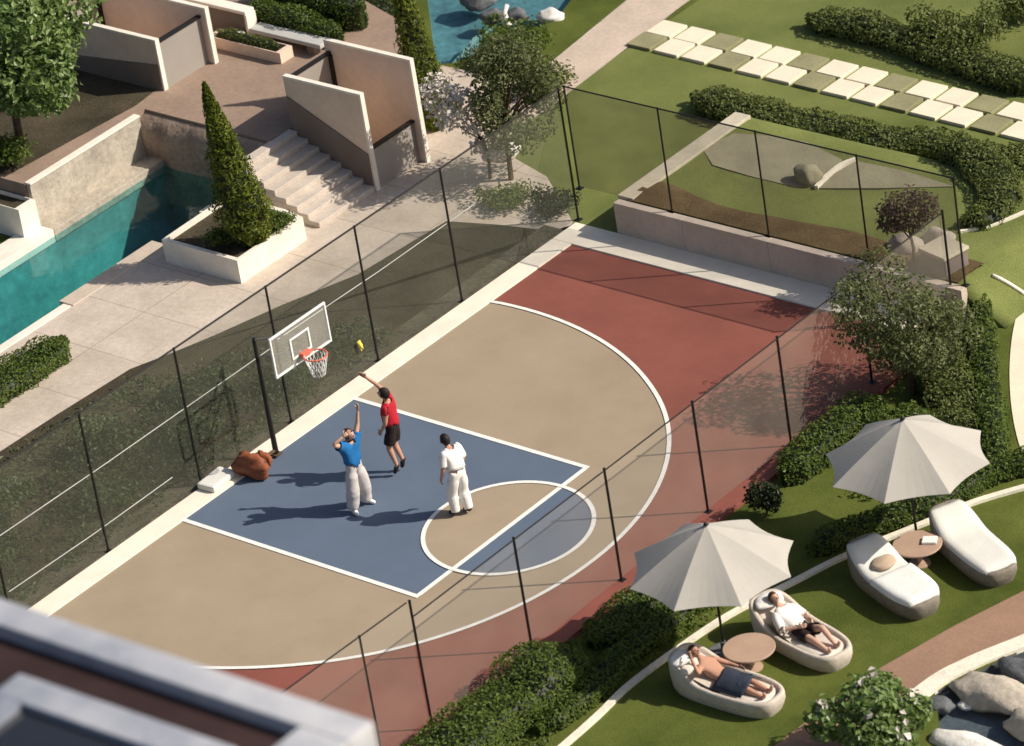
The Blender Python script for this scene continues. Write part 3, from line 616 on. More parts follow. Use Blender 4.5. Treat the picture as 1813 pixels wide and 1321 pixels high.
def hedge(name, label, pts, wd, h, lm, dens=520, ls=0.075, z0=0.0, group=None, rough=0.25, taper=False, cat='hedge'):
    pts = [Vector((p[0], p[1])) for p in pts]; rg = random.Random(int(abs(pts[0].x*97+pts[0].y*31)*10))
    L = [0]
    for i in range(1, len(pts)): L.append(L[-1]+(pts[i]-pts[i-1]).length)
    def at(s):
        for i in range(1, len(pts)):
            if s <= L[i] or i == len(pts)-1:
                f = (s-L[i-1])/max(1e-6, L[i]-L[i-1]); d = (pts[i]-pts[i-1]).normalized(); return pts[i-1].lerp(pts[i], f), d
    o0 = pts[0]; b = MB(); N = max(6, int(L[-1]/0.25)); vs = []; fs = []
    def wh(s):
        k = 1+rough*1.3*mnoise.noise(Vector((s*0.8, pts[0].x, 1.0))); e = min(1.0, min(s, L[-1]-s)/0.35+0.25)
        return wd*k*e, h*(1+rough*1.2*mnoise.noise(Vector((s*1.1, 7.0, pts[0].y))))*(0.6+0.4*e)
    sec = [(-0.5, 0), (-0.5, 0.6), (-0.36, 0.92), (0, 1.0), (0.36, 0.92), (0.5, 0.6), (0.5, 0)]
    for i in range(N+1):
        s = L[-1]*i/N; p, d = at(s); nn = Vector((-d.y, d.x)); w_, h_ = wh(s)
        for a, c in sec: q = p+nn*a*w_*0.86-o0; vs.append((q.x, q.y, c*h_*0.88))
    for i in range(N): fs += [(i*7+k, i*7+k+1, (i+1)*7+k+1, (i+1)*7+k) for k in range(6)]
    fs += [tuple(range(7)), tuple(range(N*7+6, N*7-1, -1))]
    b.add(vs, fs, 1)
    for _ in range(int(dens*L[-1]*(wd+1.6*h))):
        s = rg.uniform(-0.02, 1.02)*L[-1]; p, d = at(max(0, min(L[-1], s))); nn = Vector((-d.y, d.x)); w_, h_ = wh(max(0, min(L[-1], s)))
        u = rg.random()*(wd+1.6*h)
        if u < wd: a = rg.uniform(-0.5, 0.5); c = 1.0-0.25*(2*abs(a))**4; nr = Vector((nn.x*a, nn.y*a, 1))
        else: a = 0.5 if rg.random() < 0.5 else -0.5; c = rg.random()**0.8*0.85; nr = Vector((nn.x*a*2, nn.y*a*2, 0.5))
        cl = 1+0.16*mnoise.noise(Vector((p.x*2.5+a*3, p.y*2.5, c*2)))
        q = p+nn*a*w_*cl-o0+d*(s-max(0, min(L[-1], s)))
        b.leaf(Vector((q.x, q.y, c*h_*cl*rg.uniform(0.9, 1.06)+0.02)), nr+rv(rg)*0.75, ls, 1.7, rg=rg)
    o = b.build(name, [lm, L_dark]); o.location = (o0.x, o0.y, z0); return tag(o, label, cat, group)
def shrub(name, label, cat, base, r, h, n, ls, lm, asp=1.7, group=None, stem=True):
    rg = random.Random(n+int(abs(base[0])*100))
    cl = [((rg.uniform(-.55, .55)*r, rg.uniform(-.55, .55)*r, h*rg.uniform(0.42, 0.72)), (r*rg.uniform(.45, .65), r*rg.uniform(.45, .65), h*rg.uniform(0.3, 0.42))) for _ in range(7)]
    o = tree(name, label, cat, base, h*0.35, 0.03, cl, n, ls, lm, asp, group, 0.6); return o

# hedge strips east of the court
hedge('hedge', 'bright clipped hedge at the bottom beside the near corner of the court', [(9.95, -9.5), (9.9, -6.4), (9.85, -4.4), (9.75, -2.85)], 1.25, 0.72, L_hedge, 620, 0.075)
hedge('hedge', 'low dark hedge between the near fence and the first parasol', [(9.75, -2.3), (9.75, -0.8), (9.8, 0.6)], 0.9, 0.30, L_hedge, 560, 0.075)
hedge('hedge', 'dark hedge along the near fence left of the second parasol', [(9.55, 3.6), (9.6, 5.0), (9.75, 6.4)], 0.8, 0.55, L_hedge, 560, 0.075)
shrub('shrub', 'dark pointed shrub left of the second parasol', 'shrub', tuple(G(1356, 915)), 0.34, 0.75, 1100, 0.085, L_dark)
hedge('hedge', 'ragged ground hedge behind the lawn edging near the first pair of loungers', GP([(960, 1300), (1040, 1235), (1130, 1150), (1210, 1085), (1300, 1040)]), 0.6, 0.26, L_hedge, 700, 0.07)
hedge('hedge', 'low hedge behind the lawn edging under the second parasol', GP([(1440, 985), (1530, 945), (1640, 905), (1750, 850), (1850, 825)]), 0.55, 0.38, L_hedge, 700, 0.07)
hedge('hedge', 'tall hedge strip at the right edge behind the second parasol', GP([(1735, 540), (1745, 640), (1752, 740), (1765, 840)]), 0.5, 0.42, L_hedge, 560, 0.075)
hedge('hedge', 'olive green hedge beside the big bushy tree', GP([(1650, 610), (1680, 700), (1700, 790)]), 0.9, 0.5, L_hedgeo, 560, 0.08)
hedge('hedge', 'shadowed hedge below the big bushy tree', GP([(1520, 760), (1600, 790), (1660, 770)]), 0.9, 0.6, L_hedge, 560, 0.08)
# back garden hedges
hedge('hedge', 'long curved hedge between the back fence and the stepping slabs', GP([(1240, 186), (1290, 204), (1350, 219), (1420, 236), (1500, 252), (1560, 268), (1640, 270), (1700, 283), (1770, 305), (1850, 330)]), 0.85, 0.40, L_hedgeo, 560, 0.08)
hedge('hedge', 'hedge curling down round the small lawn disc beside the back fence corner', GP([(1672, 268), (1728, 292), (1768, 330), (1774, 366), (1748, 396), (1712, 404)], 0.70), 0.80, 0.42, L_hedgeo, 560, 0.08, 0.62)
hedge('hedge', 'leafy hedge on the lawn above the stepping slabs at the upper right', GP([(1440, 48), (1500, 56), (1560, 72), (1625, 92), (1690, 118), (1760, 140), (1840, 165)]), 0.75, 0.42, L_hedgeo, 500, 0.085)
k = 0
sb_lab = ['tall round shrub midway along the upper right hedge', 'round shrub where the upper right hedge meets the right side', 'broad shrub at the upper right edge of the picture', 'spreading shrub at the right end of the long curved hedge']
for (px, py, r, h) in [(1650, 78, 0.7, 0.75), (1725, 92, 0.8, 0.8), (1800, 40, 0.8, 0.8), (1815, 300, 0.6, 0.5)]:
    shrub('shrub', sb_lab[k], 'shrub', tuple(G(px, py)), r, h, 1500, 0.10, L_hedgeo); k += 1
# west vegetation
hedge('hedge', 'front clipped hedge row behind the stone bench on the plaza', [(-12.0, 12.85), (-9.2, 12.75)], 0.55, 0.55, L_hedge, 620, 0.07, PZ)
hedge('hedge', 'rear clipped hedge row behind the bench on the plaza', [(-12.6, 13.75), (-9.3, 13.65)], 0.75, 0.75, L_hedge, 520, 0.07, PZ)
hedge('hedge', 'dull green low hedge filling the trough planter on the plaza', [(-11.9, 11.75), (-10.1, 11.75)], 0.26, 0.22, L_hedgeo, 700, 0.05, PZ+0.17)
hedge('hedge', 'small clipped green bed beside the pool at the left edge', [(-6.95, -3.5), (-6.9, -1.0), (-6.85, 1.30)], 1.1, 0.34, L_hedge, 600, 0.07)
dk = ['dark shrub with glossy leaves at the top behind the plaza hedges', 'second dark shrub at the top nearer the tall cypress']
for i, (px, py) in enumerate([(610, 25), (680, 32)]): shrub('shrub', dk[i], 'shrub', tuple(G(px, py+20)), 0.9, 1.0, 1500, 0.08, L_dark)
shrub('shrub', 'dark shrub in the shade under the leafy tree at the left edge', 'shrub', (-12.2, 5.35, PZ-0.02), 0.75, 0.75, 1400, 0.09, L_hedge)
shrub('shrub', 'low bush at the foot of the cypress in the white planter', 'shrub', tuple(G(400, 432, 0.46)), 0.42, 0.38, 900, 0.07, L_hedge)
shrub('shrub', 'low bush right of the cypress in the white planter', 'shrub', tuple(G(492, 406, 0.46)), 0.38, 0.38, 800, 0.07, L_hedge)
shrub('shrub', 'green bush on the ground at the foot of the rear cypress', 'shrub', tuple(G(790, 205)), 0.5, 0.42, 1000, 0.08, L_hedge)
shrub('shrub', 'low green shrub at the court corner under the loose dark tree', 'shrub', tuple(G(905, 360)), 0.65, 0.42, 1200, 0.08, L_hedge)
shrub('shrub', 'dark shrub in front of the side wall at the court corner', 'shrub', tuple(G(985, 372)), 0.6, 0.4, 1100, 0.08, L_dark)
shrub('shrub', 'broad leaved shrub on the bank between the loose tree and the pond', 'shrub', tuple(G(905, 100)), 0.95, 0.7, 1900, 0.10, L_hedge)
shrub('shrub', 'rounded shrub behind the loose tree beside the garden path', 'shrub', tuple(G(965, 160)), 0.7, 0.7, 1400, 0.09, L_hedgeo)
for i, (bx, by, br_, bh_) in enumerate([(-1.9, -5.6, 0.75, 0.7), (-3.1, -4.0, 0.9, 0.8), (-1.7, -2.9, 0.7, 0.6), (-3.2, -1.3, 0.85, 0.75), (-1.8, -0.4, 0.7, 0.6), (-2.7, 1.1, 0.7, 0.6), (-1.5, 2.3, 0.55, 0.45)]):
    shrub('shrub', 'grey green shrub behind the tall net fence, ' + ['at the bottom left end of the bed', 'second along the far side of the bed', 'between the two lower fence posts', 'on the far side below the path edge', 'just left of the hoop pole', 'behind the backboard', 'last one right of the backboard'][i], 'shrub', (bx, by, 0), br_, bh_, 900, 0.10, L_bed, 1.7, 'shrubs behind the tall net fence')
# foreground plant
fp = G(1545, 1325)
tree('broadleaf_bush', 'big fleshy leaved bush with pale tips at the bottom right beside the brown path', 'bush', (fp.x, fp.y, 0), 0.5, 0.05, [((0, 0, 0.95), (0.5, 0.5, 0.35)), ((-0.45, -0.45, 0.7), (0.4, 0.4, 0.35)), ((0.45, 0.45, 0.62), (0.42, 0.42, 0.36)), ((0.3, -0.3, 0.55), (0.5, 0.45, 0.4)), ((-0.1, 0.45, 0.85), (0.4, 0.35, 0.3)), ((0.55, -0.05, 0.4), (0.4, 0.4, 0.3))], 2600, 0.135, L_big, 1.3)

rg = random.Random(12); bb = bpy.data.objects['broadleaf_bush']; lf = MB()
for c, r in [((0.02, 0.05, 1.22), 0.16), ((-0.55, -0.5, 0.98), 0.10), ((0.45, 0.5, 0.90), 0.14), ((0.62, 0.15, 0.72), 0.16), ((0.30, -0.25, 0.92), 0.12), ((-0.2, 0.55, 1.12), 0.10), ((0.75, -0.1, 0.62), 0.12)]:
    for _ in range(9): d = rv(rg); lf.leaf(Vector(c)+d*r, d+Vector((0, 0, 0.8)), 0.15, 1.3, rg=rg)
lf.build('pale_leaves', L_pale, bb)

# ground cover (uncountable)
def scatter(name, poly, n, ls, lm, z=0.0, hmax=0.16, seed=1, clump=1.2):
    rg = random.Random(seed); xs = [p[0] for p in poly]; ys = [p[1] for p in poly]; b = MB(); m = len(poly)
    def inside(x, y):
        c = False
        for i in range(m):
            x1, y1 = poly[i]; x2, y2 = poly[(i+1) % m]
            if (y1 > y) != (y2 > y) and x < (x2-x1)*(y-y1)/(y2-y1)+x1: c = not c
        return c
    k = 0
    while k < n:
        x = rg.uniform(min(xs), max(xs)); y = rg.uniform(min(ys), max(ys)); q = mnoise.noise(Vector((x*clump, y*clump, seed)))
        if not inside(x, y): continue
        k += 1
        if q < -0.12 and rg.random() < 0.75: continue
        hh = hmax*(0.4+0.9*max(0, q+0.3))
        b.leaf(Vector((x, y, z+rg.random()*hh+0.01)), Vector((0, 0, 1.0))+rv(rg)*0.9, ls, 1.8, rg=rg)
    o = b.build(name, lm); o['kind'] = 'stuff'; return o
bed2 = [(-0.75, -9.0), (-0.75, 8.6), (-2.0, 9.0), (-2.9, 8.4), (-3.1, 6.3), (-4.1, 3.2), (-4.9, 1.3), (-5.0, -2.2), (-5.1, -9)]
scatter('ground_cover', [(-0.75, -9.0), (-0.75, 4.5), (-1.6, 5.0), (-3.0, 3.4), (-4.55, 1.1), (-4.7, -2.2), (-4.8, -9)], 11000, 0.10, L_bed, 0.01, 0.30, 5, 0.9)
scatter('ground_cover', [(9.3, -9), (9.3, 1.2), (11.2, 0.6), (11.0, -1.6), (10.9, -5), (10.9, -9)], 6500, 0.08, L_hedge, 0.0, 0.10, 8)
scatter('ground_cover', GP([(1480, 770), (1700, 740), (1790, 700), (1790, 850), (1700, 890), (1600, 900), (1500, 880)]), 3500, 0.08, L_hedge, 0.0, 0.2, 9)

# ------------------------------------------------------------------ kerb strips, right side paving
def smooth(pts, k=6):
    out = []
    for i in range(len(pts)-1):
        p0 = Vector(pts[max(0, i-1)]); p1 = Vector(pts[i]); p2 = Vector(pts[i+1]); p3 = Vector(pts[min(len(pts)-1, i+2)])
        for j in range(k):
            t = j/k; out.append(tuple(0.5*((2*p1)+(-p0+p2)*t+(2*p0-5*p1+4*p2-p3)*t*t+(-p0+3*p1-3*p2+p3)*t**3)))
    out.append(tuple(pts[-1])); return out
struct(MB().ribbon(smooth(GP([(930, 1380), (1000, 1321), (1060, 1268), (1115, 1215), (1200, 1152), (1290, 1092), (1400, 1035), (1500, 985), (1640, 927), (1720, 893), (1813, 865), (1900, 842)])), 0.13, -0.05, 0.055).build('lawn_kerb', M_kerb))
struct(MB().ribbon(smooth(GP([(1700, 412), (1745, 404), (1785, 390), (1830, 370)], 0.72)), 0.07, 0.2, 0.77).build('lawn_edging', M_kerb))
def terr(x, y):
    z = 0.72*max(0, min(1, 1-(x-9.0)/0.9))
    return z*max(0, min(1, 1-(y-14.2)/0.75)) if y > 10.12 else 0.0
def GT(px, py):
    z = 0.3
    for _ in range(30): q = G(px, py, z); z = 0.6*z+0.4*terr(q.x, q.y)
    q = G(px, py, z); return (q.x, q.y, z+0.01)
struct(MB().tube([GT(1757, 488), GT(1772, 495), GT(1788, 504), GT(1805, 515), GT(1830, 532)], 0.04, 8).build('bed_edging', M_kerb, smooth=True))
struct(MB().ribbon(smooth(GP([(1445, 333), (1465, 312), (1490, 293), (1515, 283)], 0.75)), 0.08, 0.70, 0.80).build('gravel_edging', M_kerb))
struct(MB().sheet(smooth(GP([(1830, 500), (1800, 560), (1788, 640), (1792, 730), (1813, 810), (1850, 850)]))+[tuple(G(2000, 830).xy), tuple(G(2000, 520).xy)], 0.012).build('terrace_paving', M_slabw))
brown = GP([(1340, 1345), (1440, 1268), (1560, 1182), (1690, 1108), (1813, 1046), (1900, 1010), (1960, 1075), (1813, 1128), (1640, 1212), (1500, 1330), (1480, 1400), (1300, 1400)])
struct(MB().sheet(brown, 0.004).build('brown_path', M_path))
struct(MB().ribbon(smooth(GP([(1490, 1352), (1640, 1222), (1720, 1176), (1813, 1138), (1900, 1100)])), 0.34, -0.05, 0.05).build('stream_kerb', M_kerb))
# rocks in the stream, lower right
def rock(label, c, r, m, seed, amp=0.2, name='boulder', cat='boulder', group=None, sub=3):
    b = MB().blob((0, 0, r[2]*0.45), r, sub, amp, 1.5, seed, 0, 0.0 if c[2] >= 0 else None)
    o = b.build(name, m, smooth=True); o.location = c; return tag(o, label, cat, group)
for lab, px, py, r, m, s in [('large pale brown ridged boulder in the dark stream at lower right', 1762, 1232, (0.80, 0.42, 0.26), M_stone, 1.0), ('pale brown boulder cut by the right edge below the ridged one', 1838, 1290, (0.60, 0.34, 0.24), M_stone, 2.3),
                             ('small white stone on the dark stream at lower right', 1708, 1243, (0.13, 0.11, 0.06), M_stonew, 3.1), ('white rounded boulder beside the big leaved bush', 1712, 1322, (0.75, 0.30, 0.20), M_stonew, 4.2),
                             ('dark slate boulder at the rim of the stream', 1662, 1246, (0.26, 0.2, 0.13), M_stonedk, 5.5), ('slate boulder touching the right edge beside the stream kerb', 1808, 1188, (0.50, 0.26, 0.20), M_stonedk, 6.1)]:
    p = G(px, py, 0); rock(lab, (p.x, p.y, -0.10), r, m, s)
# boulders on the terrace
for lab, px, py, r, m, s in [('pale flat boulder left of the stone pier behind the back fence', 1604, 440, (0.36, 0.26, 0.24), M_stone, 1.2), ('pale boulder behind the stone pier at the back fence end', 1663, 425, (0.34, 0.24, 0.20), M_stone, 2.2), ('grey pointed boulder on the gravel behind the back fence', 1432, 318, (0.30, 0.24, 0.26), M_gravel, 3.7)]:
    p = G(px, py, 0.75); rock(lab, (p.x, p.y, 0.70), r, m, s)
t = thing('stone_pier', 'grey stone pier with a pale flat top at the right end of the back fence', 'pier', (8.35, 10.55, 0.0)); t.rotation_euler = (0, 0, R_(-12))
MB().box(-0.34, 0.34, -0.30, 0.30, 0, 1.12, bev=0.02).build('pier_body', mat('pier_grey', (0.20, 0.165, 0.15), 0.8, 0.12, 2, 0.2, 20), t)
MB().box(-0.37, 0.37, -0.33, 0.33, 1.12, 1.19, bev=0.015).build('pier_cap', mat('coping_buff', (0.5, 0.45, 0.34)), t)
# pond rocks and waterfall
for lab, px, py, r, m, s in [('white rock on the grass bank of the pond at the top', 975, 30, (0.34, 0.24, 0.18), M_stonew, 1.9), ('grey rock in the pond at the top', 845, 2, (0.45, 0.34, 0.22), M_stonedk, 4.9), ('dark rock at the pond edge beside the waterfall', 872, 30, (0.3, 0.24, 0.18), M_stonedk, 6.6),
                             ('small grey rock in the pond near the foam streak', 915, 30, (0.28, 0.22, 0.2), M_stonedk, 8.2), ('pale stone on the paving by the blossoming tree', 895, 275, (0.34, 0.30, 0.22), M_stonew, 9.4), ('white stone by the rear hedge behind the plaza', 555, 6, (0.5, 0.3, 0.4), M_stonew, 2.9)]:
    p = G(px, py); rock(lab, (p.x, p.y, -0.08 if py < 60 else 0.0), r, m, s)
p = [G(898, 8, 0.35), G(893, 22, 0.2), G(897, 38, 0.05), G(900, 46, -0.05)]
o = MB().tube([v-p[0] for v in p], [0.05, 0.06, 0.07, 0.10], 8).build('waterfall', M_stonew, smooth=True); o.location = p[0]; tag(o, 'thin white waterfall spilling into the pond at the top', 'waterfall')

# ------------------------------------------------------------------ stepping slabs
ord_ = ['first', 'second', 'third', 'fourth', 'fifth', 'sixth', 'seventh', 'eighth', 'ninth', 'tenth', 'eleventh', 'twelfth', 'thirteenth', 'fourteenth', 'fifteenth']
def slabs(row, p0, p1, n, pattern):
    a = G(*p0); b_ = G(*p1); step = (b_-a)/(n-1)
    ln = math.hypot(step.x, step.y); ang = math.atan2(step.y, step.x)
    for i in range(n):
        c = a+step*i; wht = pattern[i % len(pattern)] == 'w'
        o = MB().box(-ln*0.425, ln*0.425, -0.315, 0.315, -0.03, 0.07, bev=0.014).build('paving_slab', M_slabw if wht else M_slabg)
        o.location = (c.x, c.y, 0.0); o.rotation_euler = (0, 0, ang+rnd.uniform(-0.012, 0.012))
        tag(o, f"{'cream' if wht else 'olive grey'} square paving slab, {ord_[i]} of the {row} row from the garden path", 'paving slab', 'stepping slabs across the back lawn')
slabs('upper', (1181, 55), (1803, 201), 13, 'wwg')
slabs('lower', (1146, 76), (1810, 236), 14, 'gww')

# ------------------------------------------------------------------ UMBRELLAS
def make_umbrella(label):
    t = thing('parasol', label, 'parasol', (0, 0, 0), 0, 'white parasols by the loungers')
    H_, R0, drop = 2.62, 1.50, 0.80; n = 8
    vs = [(0, 0, H_)]; fs = []; rings = 8; seg = 6
    for j in range(1, rings+1):
        f = j/rings
        for k in range(n*seg):
            u = (k % seg)/seg; a = 2*math.pi*k/(n*seg); bow = 1-0.06*4*u*(1-u)*f
            rr = R0*f*math.cos(math.pi/n)/math.cos(((k % seg)/seg-0.5)*2*math.pi/n)*bow
            vs.append((rr*math.cos(a), rr*math.sin(a), H_-drop*(f**1.12)-0.012*4*u*(1-u)*f))
    N = n*seg
    fs += [(0, 1+k, 1+(k+1) % N) for k in range(N)]
    for j in range(rings-1): fs += [(1+j*N+k, 1+(j+1)*N+k, 1+(j+1)*N+(k+1) % N, 1+j*N+(k+1) % N) for k in range(N)]
    cp = MB().add(vs, fs).build('canopy', M_canvas, t)
    so = cp.modifiers.new('thick', 'SOLIDIFY'); so.thickness = 0.008; so.offset = -1
    b = MB()
    for k in range(n):
        a = 2*math.pi*k/n; pts = [(R0*f*math.cos(a)*0.985, R0*f*math.sin(a)*0.985, H_-drop*(f**1.12)-0.025) for f in (0.02, 0.3, 0.6, 1.0)]
        MB().tube(pts, 0.011, 6).build('rib', M_white, t)
    MB().tube([(0, 0, 0.05), (0, 0, H_+0.02)], 0.024, 10).build('pole', M_dark, t)
    MB().lathe([(0.0, 0.0), (0.05, 0.01), (0.035, 0.05), (0.0, 0.08)], (0, 0, H_), 10).build('finial', M_dark, t)
    MB().lathe([(0.30, 0), (0.30, 0.045), (0.06, 0.07), (0.05, 0.25), (0.0, 0.25)], (0, 0, 0), 20).build('base', M_stonedk, t)
    return t
u1 = make_umbrella('white parasol over the occupied loungers nearer the bottom'); q = G(1250, 930, 2.62); u1.location = (q.x, q.y, 0); u1.rotation_euler = (0, 0, R_(12))
u2 = copy_tree(u1); q = G(1598, 743, 2.62); u2.location = (q.x, q.y, 0); u2.rotation_euler = (0, 0, R_(20)); u2['label'] = 'white parasol over the empty loungers on the right'

# ------------------------------------------------------------------ LOUNGERS
def outline(n, L, Wd):
    out = []
    for k in range(n):
        a = 2*math.pi*k/n; c, s = math.cos(a), math.sin(a); e = 2.0/3.4
        out.append((math.copysign(abs(c)**e, c)*L/2, math.copysign(abs(s)**e, s)*Wd/2*(1.0 if c < 0 else 1.0-0.06*c)))
    return out
def make_lounger(label, occupied, loc, rz):
    t = thing('sun_lounger', label, 'sun lounger', loc, rz, 'rounded sun loungers on the lawn')
    L, Wd, n = 2.18, 0.90, 48
    ol = outline(n, L, Wd)
    def hz(x):    # head end at -x
        f = max(0, min(1, (-x-0.15)/0.95)); return 0.33+0.33*f*f*(3-2*f)
    rings = [(0.86, lambda x: 0.0), (0.95, lambda x: 0.10), (1.0, lambda x: hz(x)*0.55), (1.0, lambda x: hz(x)-0.05), (0.975, lambda x: hz(x)), (0.86, lambda x: hz(x)+0.005), (0.80, lambda x: hz(x)-0.03), (0.76, lambda x: hz(x)-0.14)]
    vs = []; fs = []
    for s, zf in rings: vs += [(x*(1-(1-s)*0.45), y*s, zf(x)) for x, y in ol]
    m = len(rings)
    for j in range(m-1): fs += [(j*n+k, j*n+(k+1) % n, (j+1)*n+(k+1) % n, (j+1)*n+k) for k in range(n)]
    fs.append(tuple(range((m-1)*n, m*n)))
    MB().add(vs, fs).build('frame', M_wicker if occupied else M_wickerdk, t, smooth=True)
    # mattress
    def mattress(s, x0, x1, dz, th, m_, name, par):
        vs = []; fs = []; NX, NY = 22, 10
        for i in range(NX+1):
            x = x0+(x1-x0)*i/NX; lim = 1.0
            half = Wd/2*max(0.05, 1-min(1, abs(x)/(L/2))**3.4)**(1/3.4)
            for k in range(NY+1):
                v = -1+2*k/NY; y = v*half*s; ed = min(1, (1-abs(v))*5, (min(i, NX-i)/NX)*9)
                z = hz(x)+dz+th*(0.45+0.55*math.sqrt(max(0, ed)))+0.006*mnoise.noise(Vector((x*5, y*5, 1)))
                vs.append((x, y, z))
        base = len(vs)
        vs += [(x, y, z-th) for x, y, z in vs]
        for i in range(NX):
            for k in range(NY): a = i*(NY+1)+k; fs.append((a, a+NY+1, a+NY+2, a+1))
        for i in range(NX): a = i*(NY+1); fs += [(a, base+a, base+a+NY+1, a+NY+1), (a+NY, a+2*NY+1, base+a+2*NY+1, base+a+NY)]
        for k in range(NY): a = NX*(NY+1)+k; fs += [(k, k+1, base+k+1, base+k), (a, base+a, base+a+1, a+1)]
        return MB().add(vs, fs).build(name, m_, par, smooth=True)
    mattress(0.80 if occupied else 0.94, -0.98, 0.98 if not occupied else 0.92, -0.12 if occupied else -0.02, 0.09, M_cushw if occupied else M_cush, 'mattress', t)
    return t, mattress, hz
def lframe(head, foot, zh=0.5, zf=0.3):
    a = G(*head, zh); b_ = G(*foot, zf); d = b_-a; c = (a+b_)/2; return (c.x, c.y, 0), math.atan2(d.y, d.x)
loc1, rz1 = lframe((1535, 975), (1628, 1058)); loc2, rz2 = lframe((1682, 915), (1764, 1000)); loc3, rz3 = lframe((1358, 1072), (1478, 1152)); loc4, rz4 = lframe((1212, 1168), (1362, 1232))
lg1, mt1, hz1 = make_lounger('empty lounger with a white sheet over its foot half, left of the second table', False, loc1, rz1)
mt1(0.97, -0.10, 1.0, 0.035, 0.075, mat('sheet_white', (0.74, 0.74, 0.70), 0.9, 0.04, 3, 0.2, 20), 'sheet', lg1)
o = MB().blob((-0.33, 0.02, hz1(-0.33)+0.11), (0.20, 0.24, 0.085), 3, 0.12, 1.5, 2.0).build('pillow', M_linen, lg1, True)
lg2, mt2, hz2 = make_lounger('empty lounger with a smooth pale mattress, rightmost on the lawn', False, loc2, rz2)
lg3, mt3, hz3 = make_lounger('cream lounger whose occupant wears a white shirt', True, loc3, rz3)
o = MB().blob((-0.80, 0.0, hz3(-0.8)+0.06), (0.20, 0.30, 0.09), 3, 0.12, 1.5, 4.0).build('pillow', M_white_t, lg3, True)
lg4, mt4, hz4 = make_lounger('cream lounger whose occupant has a navy towel, lowest of the four', True, loc4, rz4)
o = MB().blob((-0.82, -0.12, hz4(-0.8)+0.06), (0.18, 0.26, 0.09), 3, 0.12, 1.5, 5.0).build('pillow', M_white_t, lg4, True)
o = MB().blob((-0.62, -0.28, hz4(-0.62)+0.04), (0.13, 0.13, 0.07), 3, 0.12, 1.5, 6.0).build('pillow', M_cushw, lg4, True)

# side tables
def table(label, px, py, r, z):
    q = G(px, py, z); t = thing('side_table', label, 'side table', (q.x, q.y, 0), 0, 'round side tables between the loungers')
    MB().lathe([(r*0.96, z-0.04), (r, z-0.03), (r, z-0.008), (r*0.985, z), (0, z)], n=32).build('table_top', M_table, t)
    MB().lathe([(0.20, 0), (0.20, 0.02), (0.06, 0.05), (0.05, z-0.06), (0.14, z-0.04)], n=16).build('pedestal', M_table, t); return q
table('round terracotta side table between the two occupied loungers', 1326, 1146, 0.46, 0.42)
q = table('round terracotta side table between the two empty loungers', 1624, 962, 0.44, 0.42)
qq = G(1646, 958, 0.43); o = MB().box(-0.13, 0.13, -0.11, 0.11, 0, 0.05, bev=0.015).build('folded_towel', M_white_t); o.location = (qq.x, qq.y, 0.422); o.rotation_euler = (0, 0, 0.5); tag(o, 'folded white towel on the side table between the empty loungers', 'towel')

# ------------------------------------------------------------------ PEOPLE
def skin(name, verts, edges, radii, m, parent=None, sub=2, root=0, extra=None):
    me = bpy.data.meshes.new(name+'_tmp'); me.from_pydata([tuple(v) for v in verts], edges, []); o = bpy.data.objects.new(name+'_tmp', me); COL.objects.link(o)
    sk = o.modifiers.new('skin', 'SKIN'); sk.use_smooth_shade = True; sk.branch_smoothing = 0.6
    for i, r in enumerate(radii):
        s = me.skin_vertices[0].data[i]; s.radius = r if isinstance(r, tuple) else (r, r); s.use_root = (i == root)
    ss = o.modifiers.new('sub', 'SUBSURF'); ss.levels = sub; ss.render_levels = sub
    dg = bpy.context.evaluated_depsgraph_get(); nm = bpy.data.meshes.new_from_object(o.evaluated_get(dg)); nm.name = name
    bpy.data.objects.remove(o); nm.materials.clear()
    V = [v.co.copy() for v in nm.vertices]; Fc = [list(p.vertices) for p in nm.polygons]; bpy.data.meshes.remove(nm)
    b = MB().add(V, Fc)
    if extra: b.add(*extra)
    return b.build(name, m, parent, True) if m else b
def hand_mb(wrist, elbow, palm_n, side, curl=0.35, s=1.0):
    wv = Vector(wrist); d = (wv-Vector(elbow)).normalized(); n = Vector(palm_n); n = (n-d*n.dot(d)).normalized(); b_ = d.cross(n)*side
    out = MB()
    ends = [wv-d*0.01, wv+d*0.035*s, wv+d*0.085*s]
    pm = MB()
    base = []
    for f, wid, th in ((-0.015, 0.026, 0.022), (0.02, 0.034, 0.018), (0.06, 0.042, 0.015), (0.09, 0.040, 0.012)):
        c = wv+d*f*s; base.append([c+b_*wid*s*math.cos(t)+n*th*s*math.sin(t) for t in [2*math.pi*k/10 for k in range(10)]])
    vs = [p for r in base for p in r]; fs = [(j*10+k, j*10+(k+1) % 10, (j+1)*10+(k+1) % 10, (j+1)*10+k) for j in range(3) for k in range(10)]+[tuple(range(30, 40)), tuple(range(9, -1, -1))]
    out.add(vs, fs)
    for k, ln in enumerate((0.072, 0.082, 0.077, 0.060)):
        r0 = wv+d*0.085*s+b_*(0.030-0.020*k)*s; p = [r0]; ang = 0.10
        for j in range(3):
            ang += curl*(0.7+0.15*k); dd = d*math.cos(ang)-n*math.sin(ang); p.append(p[-1]+dd*ln*s*(0.42, 0.32, 0.26)[j])
        out.tube(p, [0.0095*s, 0.009*s, 0.008*s, 0.006*s], 6)
    r0 = wv+d*0.025*s+b_*0.032*s; p = [r0, r0+(d*0.5+b_*0.8-n*0.2).normalized()*0.04*s, r0+(d*0.8+b_*0.65-n*0.4).normalized()*0.072*s]
    out.tube(p, [0.012*s, 0.011*s, 0.008*s], 6)
    return out
